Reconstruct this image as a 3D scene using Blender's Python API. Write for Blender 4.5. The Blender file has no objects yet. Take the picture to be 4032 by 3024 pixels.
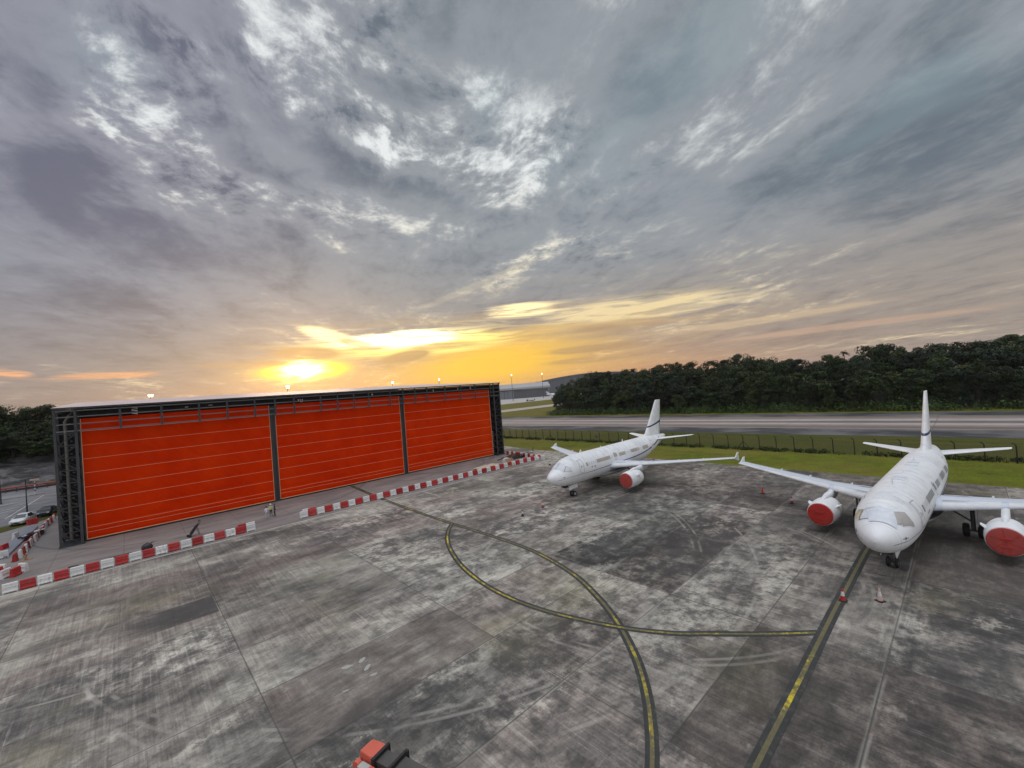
import bpy, bmesh, math, random
from mathutils import Vector, Matrix, Quaternion
random.seed(7)
rad = math.radians
SC = bpy.context.scene
COL = SC.collection

# ------------------------------------------------------------------ camera
# world frame: X runs along the red hangar front, +Y goes into the hangar, Z up, metres
F_PX, PITCH, ROLL, HC = 1647.4, 0.01581, -0.07685, 15.813
AZ = rad(42.5938)
CA, SA = math.cos(AZ), math.sin(AZ)
CX, CY = 7.289, -81.150

def cam_axes():
    cp, sp, cr, sr = math.cos(PITCH), math.sin(PITCH), math.cos(ROLL), math.sin(ROLL)
    f = Vector((0, cp, sp)); r = Vector((1, 0, 0)); u = Vector((0, -sp, cp))
    r2 = cr * r + sr * u; u2 = -sr * r + cr * u
    def w(v): return Vector((v.x * CA + v.y * SA, -v.x * SA + v.y * CA, v.z))
    return w(f), w(r2), w(u2)
CF, CR, CU = cam_axes()

def ray(u, v):
    return CF + CR * ((u - 2016) / F_PX) - CU * ((v - 1512) / F_PX)

def G(u, v, z=0.0):
    """point on the level z seen at photo pixel (u, v): used to survey where things stand"""
    d = ray(u, v); t = (z - HC) / d.z
    return Vector((CX + d.x * t, CY + d.y * t, z))

def at_depth(u, v, dep):
    d = ray(u, v); return Vector((CX, CY, HC)) + d * dep

def PX(x, y, z):
    d = Vector((x - CX, y - CY, z - HC)); w = d.dot(CF)
    return 2016 + F_PX * d.dot(CR) / w, 1512 - F_PX * d.dot(CU) / w, w

cam_d = bpy.data.cameras.new("camera")
cam_d.sensor_width = 36.0
cam_d.lens = 36.0 * F_PX / 4032
cam_d.clip_start = 0.1
cam_d.clip_end = 20000
cam = bpy.data.objects.new("camera", cam_d)
COL.objects.link(cam)
cam.matrix_world = Matrix(((CR.x, CU.x, -CF.x, CX), (CR.y, CU.y, -CF.y, CY), (CR.z, CU.z, -CF.z, HC), (0, 0, 0, 1)))
SC.camera = cam

# ------------------------------------------------------------------ node helper
class S:
    """a node socket with arithmetic"""
    def __init__(s, nt, sock): s.nt, s.k = nt, sock
    def _m(s, op, b=None, c=None):
        n = s.nt.nodes.new('ShaderNodeMath'); n.operation = op
        s.nt.links.new(s.k, n.inputs[0])
        for i, q in ((1, b), (2, c)):
            if q is None: continue
            if isinstance(q, S): s.nt.links.new(q.k, n.inputs[i])
            else: n.inputs[i].default_value = q
        return S(s.nt, n.outputs[0])
    def __add__(s, b): return s._m('ADD', b)
    __radd__ = __add__
    def __mul__(s, b): return s._m('MULTIPLY', b)
    __rmul__ = __mul__
    def __sub__(s, b): return s._m('SUBTRACT', b)
    def __rsub__(s, b): return (s * -1.0) + b
    def __truediv__(s, b): return s._m('DIVIDE', b)
    def pw(s, b): return s._m('POWER', b)
    def mx(s, b): return s._m('MAXIMUM', b)
    def mn(s, b): return s._m('MINIMUM', b)
    def absv(s): return s._m('ABSOLUTE')
    def floor(s): return s._m('FLOOR')
    def fract(s): return s._m('FRACT')
    def exp(s): return s._m('EXPONENT')
    def sat(s): return s.mx(0.0).mn(1.0)
    def ss(s, a, b):
        n = s.nt.nodes.new('ShaderNodeMapRange'); n.interpolation_type = 'SMOOTHSTEP'
        s.nt.links.new(s.k, n.inputs[0])
        n.inputs[1].default_value = a; n.inputs[2].default_value = b
        n.inputs[3].default_value = 0.0; n.inputs[4].default_value = 1.0
        return S(s.nt, n.outputs[0])

def link_in(nt, inp, v):
    if isinstance(v, S): nt.links.new(v.k, inp)
    else: inp.default_value = v

def xyz(nt, x, y, z=0.0):
    n = nt.nodes.new('ShaderNodeCombineXYZ')
    for i, q in enumerate((x, y, z)): link_in(nt, n.inputs[i], q)
    return S(nt, n.outputs[0])

def sep(nt, v):
    n = nt.nodes.new('ShaderNodeSeparateXYZ'); nt.links.new(v.k, n.inputs[0])
    return [S(nt, n.outputs[i]) for i in range(3)]

def noise(nt, vec, scale, detail=4.0, rough=0.55, dist=0.0):
    n = nt.nodes.new('ShaderNodeTexNoise')
    nt.links.new(vec.k, n.inputs['Vector'])
    n.inputs['Scale'].default_value = scale; n.inputs['Detail'].default_value = detail
    n.inputs['Roughness'].default_value = rough; n.inputs['Distortion'].default_value = dist
    return S(nt, n.outputs['Fac'])

def wnoise(nt, vec):
    n = nt.nodes.new('ShaderNodeTexWhiteNoise'); n.noise_dimensions = '3D'
    nt.links.new(vec.k, n.inputs['Vector'])
    return S(nt, n.outputs['Value'])

def mix(nt, f, a, b, blend='MIX'):
    n = nt.nodes.new('ShaderNodeMix'); n.data_type = 'RGBA'; n.blend_type = blend
    n.clamp_factor = True
    link_in(nt, n.inputs[0], f)
    for i, q in ((6, a), (7, b)):
        if isinstance(q, S): nt.links.new(q.k, n.inputs[i])
        else: n.inputs[i].default_value = (q[0], q[1], q[2], 1.0)
    return S(nt, n.outputs[2])

def scalec(nt, col, f):
    n = nt.nodes.new('ShaderNodeVectorMath'); n.operation = 'SCALE'
    if isinstance(col, S): nt.links.new(col.k, n.inputs[0])
    else: n.inputs[0].default_value = col[:3]
    link_in(nt, n.inputs['Scale'], f)
    return S(nt, n.outputs[0])

def addc(nt, a, b):
    n = nt.nodes.new('ShaderNodeVectorMath'); n.operation = 'ADD'
    nt.links.new(a.k, n.inputs[0]); nt.links.new(b.k, n.inputs[1])
    return S(nt, n.outputs[0])

# ------------------------------------------------------------------ sky
def dir_azel(u, v):
    d = ray(u, v).normalized()
    ox, oy = d.x * CA - d.y * SA, d.x * SA + d.y * CA
    return math.degrees(math.atan2(ox, oy)), math.degrees(math.asin(d.z))

SUN_AZ, SUN_EL = dir_azel(1188, 1452)
_s = ray(1188, 1452).normalized()

W = bpy.data.worlds.new("World"); SC.world = W; W.use_nodes = True
def build_sky():
    nt = W.node_tree; nt.nodes.clear()
    out = nt.nodes.new('ShaderNodeOutputWorld'); bg = nt.nodes.new('ShaderNodeBackground')
    tc = nt.nodes.new('ShaderNodeTexCoord')
    nrm = nt.nodes.new('ShaderNodeVectorMath'); nrm.operation = 'NORMALIZE'
    nt.links.new(tc.outputs['Generated'], nrm.inputs[0])
    X, Y, Z = sep(nt, S(nt, nrm.outputs[0]))
    ox = X * CA - Y * SA
    oy = X * SA + Y * CA
    DEG = 57.29578
    az = ox._m('ARCTAN2', oy) * DEG
    el = Z._m('ARCSINE') * DEG
    # cloud sheet coordinates, streets of cloud run towards azimuth -17
    zz = Z.mx(0.0) + 0.10
    px, py = ox / zz, oy / zz
    t0 = rad(-17)
    s = px * math.sin(t0) + py * math.cos(t0)
    t = px * math.cos(t0) - py * math.sin(t0)
    wv = xyz(nt, s * 0.5, t, 0.0)
    w1 = noise(nt, wv, 1.3, 3.0, 0.5)
    w2 = noise(nt, xyz(nt, s * 0.5 + 7.3, t, 3.1), 1.3, 3.0, 0.5)
    s2 = s + (w1 - 0.5) * 0.5
    t2 = t + (w2 - 0.5) * 0.4
    big = noise(nt, xyz(nt, s2 * 0.40, t2, 0.7), 1.15, 7.0, 0.58)
    med = noise(nt, xyz(nt, s2 * 0.62, t2, 5.2), 3.3, 9.0, 0.62)
    fin = noise(nt, xyz(nt, s2 * 0.85, t2, 9.4), 9.5, 8.0, 0.70)
    rip = noise(nt, xyz(nt, s2 * 0.85, t2, 2.4), 11.0, 6.0, 0.62, 0.2)
    # wavy az/el for the placed cloud masses
    azw = az + (w1 - 0.5) * 9.0 + (med - 0.5) * 9.0
    elw = el + (w2 - 0.5) * 7.0 + (med - 0.5) * 7.0
    lowk = el.ss(0.0, 14.0) * 0.75 + 0.25
    azw = az + (azw - az) * lowk
    elw = el + (elw - el) * lowk

    def blob(p0, p1, half, amp, taper=1.0):
        a0, e0 = dir_azel(*p0); a1, e1 = dir_azel(*p1)
        ac, ec = (a0 + a1) / 2, (e0 + e1) / 2
        L = math.hypot(a1 - a0, e1 - e0); th = math.atan2(e1 - e0, a1 - a0)
        hr = half / F_PX * 57.3 * 0.8
        ru = L / 2 + hr * 0.3; c, q = math.cos(th), math.sin(th)
        A = azw - ac; E = elw - ec
        uu = (A * (c / ru) + E * (q / ru)); ww = (E * (c / hr) - A * (q / hr))
        return ((uu * uu + ww * ww) * -1.0).exp() * amp
    B = [  # brighter gaps
        ((1000, 150), (1950, 850), 380, 0.20), ((1600, 250), (2150, 820), 240, 0.10), ((200, 150), (900, 650), 260, 0.05),
        ((250, 360), (760, 580), 70, 0.26), ((330, 120), (520, 330), 60, 0.22), ((620, 200), (840, 340), 60, 0.22),
        ((950, 200), (1300, 420), 90, 0.20), ((2020, 420), (2300, 700), 160, 0.07),
        ((2600, 740), (3350, 360), 75, 0.03), ((1750, 1170), (2350, 850), 55, 0.20), ((2480, 330), (2640, 250), 60, 0.18),
        ((3050, 520), (3700, 300), 90, -0.06), ((3400, 150), (4032, 250), 220, -0.14), ((3300, 700), (4032, 700), 160, -0.10), ((0, 1150), (700, 1350), 150, -0.16), ((0, 60), (300, 200), 120, -0.08), ((600, 700), (1000, 780), 110, 0.12), ((2700, 1080), (3500, 820), 80, 0.06),
        # darker masses
        ((0, 640), (420, 780), 110, -0.34), ((250, 850), (1400, 1010), 110, -0.26), ((0, 900), (900, 1150), 200, -0.13),
        ((1010, 460), (1850, 820), 62, -0.46), ((830, 570), (1250, 720), 60, -0.28), ((1150, 650), (1500, 740), 42, -0.22),
        ((0, 280), (180, 400), 90, -0.22), ((700, 60), (950, 200), 130, -0.14), ((1350, 300), (1700, 480), 45, -0.24), ((950, 620), (1300, 800), 40, -0.14), ((1750, 450), (1950, 640), 40, -0.14),
        ((1650, 1040), (2600, 800), 60, -0.17), ((2600, 800), (3900, 450), 120, -0.20), ((2300, 330), (2750, 420), 110, -0.15),
        ((2000, 60), (3000, 150), 170, -0.12), ((2400, 950), (2650, 880), 50, -0.08), ((3700, 900), (4032, 1000), 200, -0.10),
        ((1600, 150), (1800, 250), 80, -0.16), ((2150, 1080), (2900, 1010), 60, -0.06)]
    lane = noise(nt, xyz(nt, s2 * 0.10, t2, 6.6), 1.9, 6.0, 0.55)
    g_ = (big - 0.5) * 0.62 + (lane - 0.5) * 0.42 + 0.43
    for b in B: g_ = g_ + blob(*b)
    thin = g_.ss(0.36, 0.66)
    f = g_ + (med - 0.5) * (thin * 1.15 + 0.75) + (fin - 0.5) * (thin * 1.0 + 0.40)
    f = f + (rip - 0.5) * thin * el.ss(8, 20) * 1.7
    f = f.sat()
    # colours (linear light)
    warm = el.ss(20.0, 1.0)
    left = az.ss(-5.0, -45.0); right = az.ss(5.0, 48.0)
    mid = mix(nt, warm, (0.285, 0.309, 0.338), (0.300, 0.258, 0.235))
    mid = mix(nt, right * el.ss(22, 5) * 0.6, mid, (0.345, 0.298, 0.268))
    mid = mix(nt, left * 0.75, mid, (0.275, 0.275, 0.335))
    mid = mix(nt, left * el.ss(14, 2) * 0.8, mid, (0.270, 0.222, 0.215))
    dark = mix(nt, left * 0.8, (0.135, 0.164, 0.198), (0.140, 0.138, 0.198))
    dark = mix(nt, warm * 0.85, dark, (0.205, 0.178, 0.172))
    brt = mix(nt, el.ss(30.0, 5.0), (0.80, 0.83, 0.83), (0.88, 0.74, 0.48))
    cloud = mix(nt, f.ss(0.08, 0.46), dark, mid)
    cloud = mix(nt, f.ss(0.44, 0.98), cloud, brt)
    teal = noise(nt, xyz(nt, s * 0.6, t, 4.4), 1.7, 2.0)
    cloud = mix(nt, teal.ss(0.52, 0.72) * el.ss(10, 25) * 0.35, cloud, (0.30, 0.40, 0.44))
    # low sun: glow through thin cloud, with openings
    dA = az - SUN_AZ
    def gauss(a, e, ra, re, skew=0.0):
        p = (az - a) / ra; q = (el - e - (az - a) * skew) / re
        return ((p * p + q * q) * -1.0).exp()
    streak = noise(nt, xyz(nt, az * 0.045, el * 0.62 - az * 0.012, 1.0), 1.0, 6.0, 0.55, 0.4)
    streak2 = noise(nt, xyz(nt, az * 0.10 + 3.0, el * 1.3, 8.0), 1.0, 6.0, 0.6, 0.5)
    hband = (el * -1.0 / 3.8).exp()
    a1, e1 = dir_azel(1800, 1390)
    glow = gauss(a1 + 5.0, e1 - 1.7, 12.0, 3.1, 0.05)
    glow2 = gauss(a1 + 11, e1 + 1.2, 20.0, 4.6)
    col = mix(nt, ((hband * gauss(a1 + 12, 0.0, 27.0, 30.0) * 1.0) * (streak2 * 0.5 + 0.72)).sat(), cloud, (0.84, 0.37, 0.105))
    col = mix(nt, (glow2 * streak.ss(0.44, 0.66) * 0.55).sat(), col, (0.92, 0.60, 0.20))
    col = mix(nt, (glow * streak.ss(0.20, 0.50) * 1.25).sat(), col, (1.0, 0.58, 0.060))
    def opening(p0, p1, half, colr, amt, lo=0.36, hi=0.60):
        nonlocal col
        a0, e0 = dir_azel(*p0); aa, ee = dir_azel(*p1)
        ac, ec = (a0 + aa) / 2, (e0 + ee) / 2
        sk = (ee - e0) / (aa - a0 + 1e-6)
        g = gauss(ac, ec, abs(aa - a0) / 2, half / F_PX * 57.3, sk)
        col = mix(nt, (g.ss(0.16, 0.75) * 0.9 + g * (streak2.ss(lo, hi) * 1.5 - 0.75)).sat() * amt, col, colr)
    opening((1250, 1375), (2000, 1325), 46, (1.25, 0.98, 0.26), 1.0)
    opening((1330, 1352), (1800, 1318), 30, (2.6, 2.3, 1.5), 1.0)
    opening((1180, 1300), (1400, 1340), 22, (1.9, 1.5, 0.7), 0.95)
    opening((1900, 1235), (2200, 1210), 30, (1.5, 1.2, 0.62), 0.85, 0.42, 0.60)
    opening((2150, 1255), (2900, 1165), 46, (1.02, 0.80, 0.42), 0.75)
    opening((1010, 1470), (1380, 1446), 34, (1.35, 0.80, 0.06), 0.9, 0.2, 0.45)
    opening((-60, 1462), (150, 1476), 10, (0.95, 0.45, 0.22), 0.85)
    opening((180, 1482), (640, 1474), 11, (0.90, 0.42, 0.20), 0.85)
    opening((2500, 1330), (3500, 1180), 12, (0.78, 0.57, 0.34), 0.42)
    opening((2800, 1345), (4032, 1195), 10, (0.66, 0.42, 0.29), 0.45)
    # the sun itself, veiled
    shred = noise(nt, xyz(nt, az * 0.30, el * 1.5 - az * 0.05, 2.0), 1.0, 7.0, 0.62, 0.4)
    rag = shred.ss(0.36, 0.60) * 1.15 + 0.12
    core = gauss(SUN_AZ + 0.1, SUN_EL - 0.15, 1.9, 0.85, 0.05) * (rag * 0.8 + 0.25)
    col = addc(nt, col, scalec(nt, (5.0, 4.2, 2.0), core * 1.2))
    ray_up = gauss(SUN_AZ + 0.4, SUN_EL + 1.0, 0.8, 1.1) * rag
    col = addc(nt, col, scalec(nt, (1.9, 1.3, 0.25), ray_up))
    halo = gauss(SUN_AZ + 0.3, SUN_EL - 0.3, 3.6, 1.7)
    col = addc(nt, col, scalec(nt, (0.75, 0.40, 0.0), halo * rag * 0.6))
    # small violet-brown cloud bars floating in the yellow
    def bar(p0, p1, half, amt):
        opening(p0, p1, half, (0.47, 0.29, 0.14), amt, 0.30, 0.55)
    bar((1490, 1425), (1700, 1385), 22, 0.9); bar((1330, 1340), (1470, 1362), 14, 0.7); bar((1060, 1392), (1350, 1392), 24, 0.9); bar((1000, 1425), (1150, 1432), 10, 0.6); bar((760, 1440), (1120, 1440), 12, 0.35)
    bar((1600, 1372), (1900, 1350), 12, 0.5); bar((2120, 1395), (2500, 1350), 14, 0.75); bar((2150, 1432), (2480, 1400), 11, 0.6)
    bar((2250, 1300), (2650, 1255), 22, 0.55); bar((1450, 1455), (1560, 1445), 7, 0.6)
    opening((1590, 1240), (2180, 985), 15, (0.56, 0.50, 0.39), 0.4)
    # unseen sky overhead and behind the viewer, brightened as added fill light
    lift = el.ss(45.0, 74.0) * 4.7 + (oy * -1.0).ss(0.05, 0.75) * 1.0
    col = mix(nt, lift.ss(0.0, 1.6) * 0.75, col, (0.355, 0.365, 0.385))
    col = scalec(nt, col, lift + 1.0)
    # clear-sky light coming through
    sky = nt.nodes.new('ShaderNodeTexSky'); sky.sky_type = 'NISHITA'; sky.sun_disc = False
    sky.sun_elevation = math.asin(_s.z); sky.sun_rotation = math.atan2(_s.x, _s.y)
    sky.altitude = 30.0; sky.air_density = 1.0; sky.dust_density = 1.5
    col = scalec(nt, col, 10.0 * SKY_GAIN)
    col = addc(nt, col, scalec(nt, S(nt, sky.outputs[0]), 0.10))
    nt.links.new(col.k, bg.inputs['Color'])
    bg.inputs['Strength'].default_value = 0.1
    nt.links.new(bg.outputs[0], out.inputs[0])
SKY_GAIN = 1.0
build_sky()

# ------------------------------------------------------------------ sun (low, veiled by cloud)
sl = bpy.data.lights.new("sun", 'SUN'); sl.energy = 0.8; sl.angle = rad(12); sl.color = (1.0, 0.66, 0.34)
sun = bpy.data.objects.new("sun", sl); COL.objects.link(sun)
sun.rotation_euler = _s.to_track_quat('Z', 'Y').to_euler()
sun.location = (0, 0, 60)

SC.view_settings.view_transform = 'Standard'; SC.view_settings.look = 'None'
SC.view_settings.exposure = 0.0; SC.view_settings.gamma = 1.0
SC.view_settings.use_curve_mapping = False

# ------------------------------------------------------------------ materials
def new_mat(name):
    m = bpy.data.materials.new(name); m.use_nodes = True
    nt = m.node_tree; b = nt.nodes['Principled BSDF']
    return m, nt, b

def ocoord(nt):
    n = nt.nodes.new('ShaderNodeTexCoord'); return S(nt, n.outputs['Object'])

def mat(name, col, rough=0.6, metal=0.0, var=0.18, scale=3.0, stretch=(1, 1, 1), dirt=None, spec=0.5, rnd=0.0):
    """plain weathered surface: two noises vary the colour"""
    m, nt, b = new_mat(name)
    x, y, z = sep(nt, ocoord(nt))
    vv = xyz(nt, x * stretch[0], y * stretch[1], z * stretch[2])
    n1 = noise(nt, vv, scale, 6.0, 0.6); n2 = noise(nt, vv, scale * 0.23, 3.0)
    f = (n1 - 0.5) * (2.2 * var) + (n2 - 0.5) * (1.6 * var) + 1.0
    if rnd:
        oi = nt.nodes.new('ShaderNodeObjectInfo'); q = S(nt, oi.outputs['Random'])
        f = f * ((q - 0.5) * rnd + 1.0)
        n1 = noise(nt, xyz(nt, x * stretch[0] + q * 30.0, y * stretch[1], z * stretch[2]), scale, 6.0, 0.6) + (q - 0.5) * 0.16
    c = scalec(nt, col, f)
    if dirt is not None:
        c = mix(nt, n1.ss(0.52, 0.74) * 0.7, c, dirt)
    nt.links.new(c.k, b.inputs['Base Color'])
    r = (n1 - 0.5) * 0.25 + rough
    nt.links.new(r.sat().k, b.inputs['Roughness'])
    b.inputs['Metallic'].default_value = metal
    b.inputs['Specular IOR Level'].default_value = spec
    return m

def emit_mat(name, col, strength):
    m, nt, b = new_mat(name)
    b.inputs['Base Color'].default_value = (*col, 1)
    b.inputs['Emission Color'].default_value = (*col, 1); b.inputs['Emission Strength'].default_value = strength
    return m

M = {}
M['steel'] = mat('dark_steel', (0.060, 0.062, 0.068), 0.55, 0.3, 0.3, 1.5)
M['steel_light'] = mat('galvanised_steel', (0.17, 0.165, 0.17), 0.5, 0.4, 0.2, 2.0)
M['black'] = mat('black_rubber', (0.016, 0.016, 0.017), 0.7, 0, 0.3, 6)
M['dark_in'] = mat('hangar_interior', (0.022, 0.021, 0.022), 0.9, 0, 0.3, 0.4)
M['white_pl'] = mat('white_plastic', (0.70, 0.69, 0.68), 0.5, 0, 0.12, 5, (1, 1, 0.4), (0.42, 0.39, 0.36), rnd=0.22)
M['red_pl'] = mat('red_plastic', (0.42, 0.020, 0.020), 0.5, 0, 0.25, 4, (1, 1, 0.5), (0.30, 0.085, 0.08), rnd=0.5)
M['cone_red'] = mat('cone_orange', (0.62, 0.075, 0.03), 0.55, 0, 0.2, 8)
M['faded'] = mat('cone_faded_pink', (0.60, 0.40, 0.34), 0.7, 0, 0.2, 8)
M['wood'] = mat('raw_timber', (0.36, 0.22, 0.12), 0.8, 0, 0.35, 3, (0.3, 3, 3))
M['wood_pale'] = mat('pale_timber', (0.56, 0.45, 0.33), 0.8, 0, 0.3, 3, (0.3, 3, 3))
M['rust'] = mat('rusty_steel', (0.075, 0.048, 0.040), 0.8, 0.2, 0.5, 4)
M['glass'] = mat('dark_glass', (0.03, 0.035, 0.04), 0.12, 0, 0.1, 1)
M['tarp'] = mat('black_tarpaulin', (0.022, 0.022, 0.028), 0.5, 0, 0.3, 4)
M['lamp_on'] = emit_mat('lit_lamp', (1.0, 0.80, 0.45), 9.0)
M['lamp_off'] = emit_mat('lit_lamp_pale', (1.0, 0.88, 0.66), 2.0)

# ------------------------------------------------------------------ mesh builder
class MB:
    def __init__(s): s.v, s.f, s.m, s.sm = [], [], [], []
    def add(s, vs, fs, mi=0, smooth=False):
        o = len(s.v); s.v += [tuple(p) for p in vs]
        for f in fs:
            s.f.append([i + o for i in f]); s.m.append(mi); s.sm.append(smooth)
        return s
    def box(s, c, d, rot=None, mi=0):
        hx, hy, hz = d[0] / 2, d[1] / 2, d[2] / 2
        vs = [Vector((x, y, z)) for x in (-hx, hx) for y in (-hy, hy) for z in (-hz, hz)]
        if rot is not None: vs = [rot @ p for p in vs]
        c = Vector(c)
        return s.add([p + c for p in vs], [(0, 1, 3, 2), (4, 6, 7, 5), (0, 4, 5, 1), (2, 3, 7, 6), (0, 2, 6, 4), (1, 5, 7, 3)], mi)
    def bar(s, p, q, w, h=None, mi=0, up=(0, 0, 1)):
        p, q = Vector(p), Vector(q); d = q - p; L = d.length
        if L < 1e-6: return s
        x = d / L; u = Vector(up)
        if abs(x.dot(u)) > 0.98: u = Vector((0, 1, 0))
        y = u.cross(x).normalized(); z = x.cross(y)
        R = Matrix((x, y, z)).transposed()
        return s.box((p + q) / 2, (L, w, h or w), R, mi)
    def tube(s, path, r, n=8, mi=0, cap=True, smooth=True):
        path = [Vector(p) for p in path]; k = len(path)
        rs = r if isinstance(r, (list, tuple)) else [r] * k
        vs = []; ref = None
        for i, p in enumerate(path):
            t = (path[min(i + 1, k - 1)] - path[max(i - 1, 0)]).normalized()
            if ref is None:
                ref = Vector((0, 0, 1)) if abs(t.z) < 0.9 else Vector((1, 0, 0))
            a = (ref - t * ref.dot(t)).normalized(); b = t.cross(a); ref = a
            for j in range(n):
                w = 2 * math.pi * j / n
                vs.append(p + (a * math.cos(w) + b * math.sin(w)) * rs[i])
        fs = [(i * n + j, i * n + (j + 1) % n, (i + 1) * n + (j + 1) % n, (i + 1) * n + j) for i in range(k - 1) for j in range(n)]
        s.add(vs, fs, mi, smooth)
        if cap:
            s.add(vs[:n], [tuple(reversed(range(n)))], mi); s.add(vs[-n:], [tuple(range(n))], mi)
        return s
    def lathe(s, prof, n=24, origin=(0, 0, 0), axis='Z', mi=0, sx=1.0, smooth=True, cap=False):
        """prof: (radius, height)"""
        o = Vector(origin); vs = []
        for r, h in prof:
            for j in range(n):
                w = 2 * math.pi * j / n; a, b = r * math.cos(w), r * math.sin(w)
                if axis == 'Z': p = Vector((a, b, h))
                elif axis == 'X': p = Vector((h, a * sx, b))
                else: p = Vector((a, h, b))
                vs.append(o + p)
        k = len(prof)
        fs = [(i * n + j, i * n + (j + 1) % n, (i + 1) * n + (j + 1) % n, (i + 1) * n + j) for i in range(k - 1) for j in range(n)]
        s.add(vs, fs, mi, smooth)
        if cap:
            s.add(vs[:n], [tuple(reversed(range(n)))], mi); s.add(vs[-n:], [tuple(range(n))], mi)
        return s
    def grid(s, fn, nu, nv, mi=0, smooth=True, flip=False):
        vs = [fn(i / nu, j / nv) for i in range(nu + 1) for j in range(nv + 1)]
        w = nv + 1
        fs = [(i * w + j, i * w + j + 1, (i + 1) * w + j + 1, (i + 1) * w + j) for i in range(nu) for j in range(nv)]
        if flip: fs = [tuple(reversed(f)) for f in fs]
        return s.add(vs, fs, mi, smooth)
    def prism(s, poly, h0, h1, plane='XY', mi=0, xf=None):
        """extrude a polygon between two levels of the third axis"""
        def mk(a, b, c):
            p = {'XY': (a, b, c), 'XZ': (a, c, b), 'YZ': (c, a, b)}[plane]
            return xf @ Vector(p) if xf is not None else Vector(p)
        n = len(poly)
        vs = [mk(a, b, h0) for a, b in poly] + [mk(a, b, h1) for a, b in poly]
        fs = [tuple(reversed(range(n))), tuple(range(n, 2 * n))] + [(i, (i + 1) % n, n + (i + 1) % n, n + i) for i in range(n)]
        return s.add(vs, fs, mi)
    def build(s, name, mats, parent=None, loc=None, bevel=0.0, fixn=True):
        me = bpy.data.meshes.new(name); me.from_pydata(s.v, [], s.f)
        for m in (mats if isinstance(mats, (list, tuple)) else [mats]): me.materials.append(m)
        for p, mi, sm in zip(me.polygons, s.m, s.sm): p.material_index = mi; p.use_smooth = sm
        if fixn or bevel:
            bm = bmesh.new(); bm.from_mesh(me)
            if fixn: bmesh.ops.recalc_face_normals(bm, faces=bm.faces)
            if bevel:
                bmesh.ops.remove_doubles(bm, verts=bm.verts, dist=1e-5)
                es = [e for e in bm.edges if len(e.link_faces) == 2 and e.calc_face_angle(0) > 0.6]
                bmesh.ops.bevel(bm, geom=es, offset=bevel, segments=2, affect='EDGES', profile=0.5)
            bm.to_mesh(me); bm.free()
        me.update()
        o = bpy.data.objects.new(name, me); COL.objects.link(o)
        if loc is not None: o.location = loc
        if parent is not None: o.parent = parent
        return o

def tag(o, label=None, cat=None, group=None, kind=None):
    if label: o['label'] = label
    if cat: o['category'] = cat
    if group: o['group'] = group
    if kind: o['kind'] = kind
    return o

def empty(name, loc=(0, 0, 0), rz=0.0):
    o = bpy.data.objects.new(name, None); COL.objects.link(o)
    o.empty_display_size = 0.3; o.location = loc; o.rotation_euler = (0, 0, rz); return o

KIDS = {}
def copy_tree(o, parent=None):
    c = o.copy(); COL.objects.link(c)
    if parent is not None: c.parent = parent
    for ch in list(o.children): copy_tree(ch, c)
    return c

ORD = ['zeroth', 'first', 'second', 'third', 'fourth', 'fifth', 'sixth', 'seventh', 'eighth', 'ninth', 'tenth', 'eleventh', 'twelfth',
       'thirteenth', 'fourteenth', 'fifteenth', 'sixteenth', 'seventeenth', 'eighteenth', 'nineteenth']
def ordinal(n):
    if n < 20: return ORD[n]
    t, u = divmod(n, 10); tens = {2: 'twent', 3: 'thirt', 4: 'fort', 5: 'fift'}[t]
    return tens + 'ieth' if u == 0 else tens + 'y-' + ORD[u]

# ================================================================== SETTING
def sheet(name, poly, z, m, kind='structure'):
    mb = MB(); mb.add([(p[0], p[1], z) for p in poly], [tuple(range(len(poly)))])
    o = mb.build(name, m); 
    if o.data.polygons[0].normal.z < 0: o.data.flip_normals()
    return tag(o, kind=kind)

def grass_mat():
    m, nt, b = new_mat('mown_grass')
    x, y, z = sep(nt, ocoord(nt)); v = xyz(nt, x, y)
    big = noise(nt, v, 0.05, 4, 0.6); med = noise(nt, v, 0.35, 5, 0.6); fine = noise(nt, v, 3.0, 6, 0.7)
    st = noise(nt, xyz(nt, x * 1.0, y * 0.12), 0.8, 4)
    c = mix(nt, big.ss(0.38, 0.62), (0.100, 0.106, 0.014), (0.160, 0.130, 0.030))
    c = mix(nt, med.ss(0.4, 0.7) * 0.7, c, (0.140, 0.158, 0.013))
    c = mix(nt, st.ss(0.55, 0.75) * 0.6, c, (0.17, 0.150, 0.050))
    c = mix(nt, x.ss(99.0, 103.0) * x.ss(181.0, 178.0) * 0.7, c, (0.050, 0.056, 0.017))
    c = mix(nt, x.ss(4.0, -3.0) * 0.75, c, (0.050, 0.050, 0.018))
    c = mix(nt, noise(nt, xyz(nt, x * 0.5, y * 0.2, 6.0), 0.5, 7, 0.7).ss(0.50, 0.68) * 0.55, c, (0.050, 0.062, 0.010))
    c = mix(nt, y.ss(-25.0, -55.0) * x.ss(101.0, 98.0) * (med.ss(0.35, 0.65) * 0.45), c, (0.120, 0.160, 0.012))
    c = mix(nt, y.ss(-15.0, 60.0) * 0.55, c, (0.125, 0.108, 0.032))
    c = scalec(nt, c, (fine - 0.5) * 1.8 + 1.0)
    nt.links.new(c.k, b.inputs['Base Color']); b.inputs['Roughness'].default_value = 0.95
    b.inputs['Specular IOR Level'].default_value = 0.1
    bp = nt.nodes.new('ShaderNodeBump'); bp.inputs['Strength'].default_value = 0.5; bp.inputs['Distance'].default_value = 0.12
    nt.links.new(fine.k, bp.inputs['Height']); nt.links.new(bp.outputs[0], b.inputs['Normal'])
    return m

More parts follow.
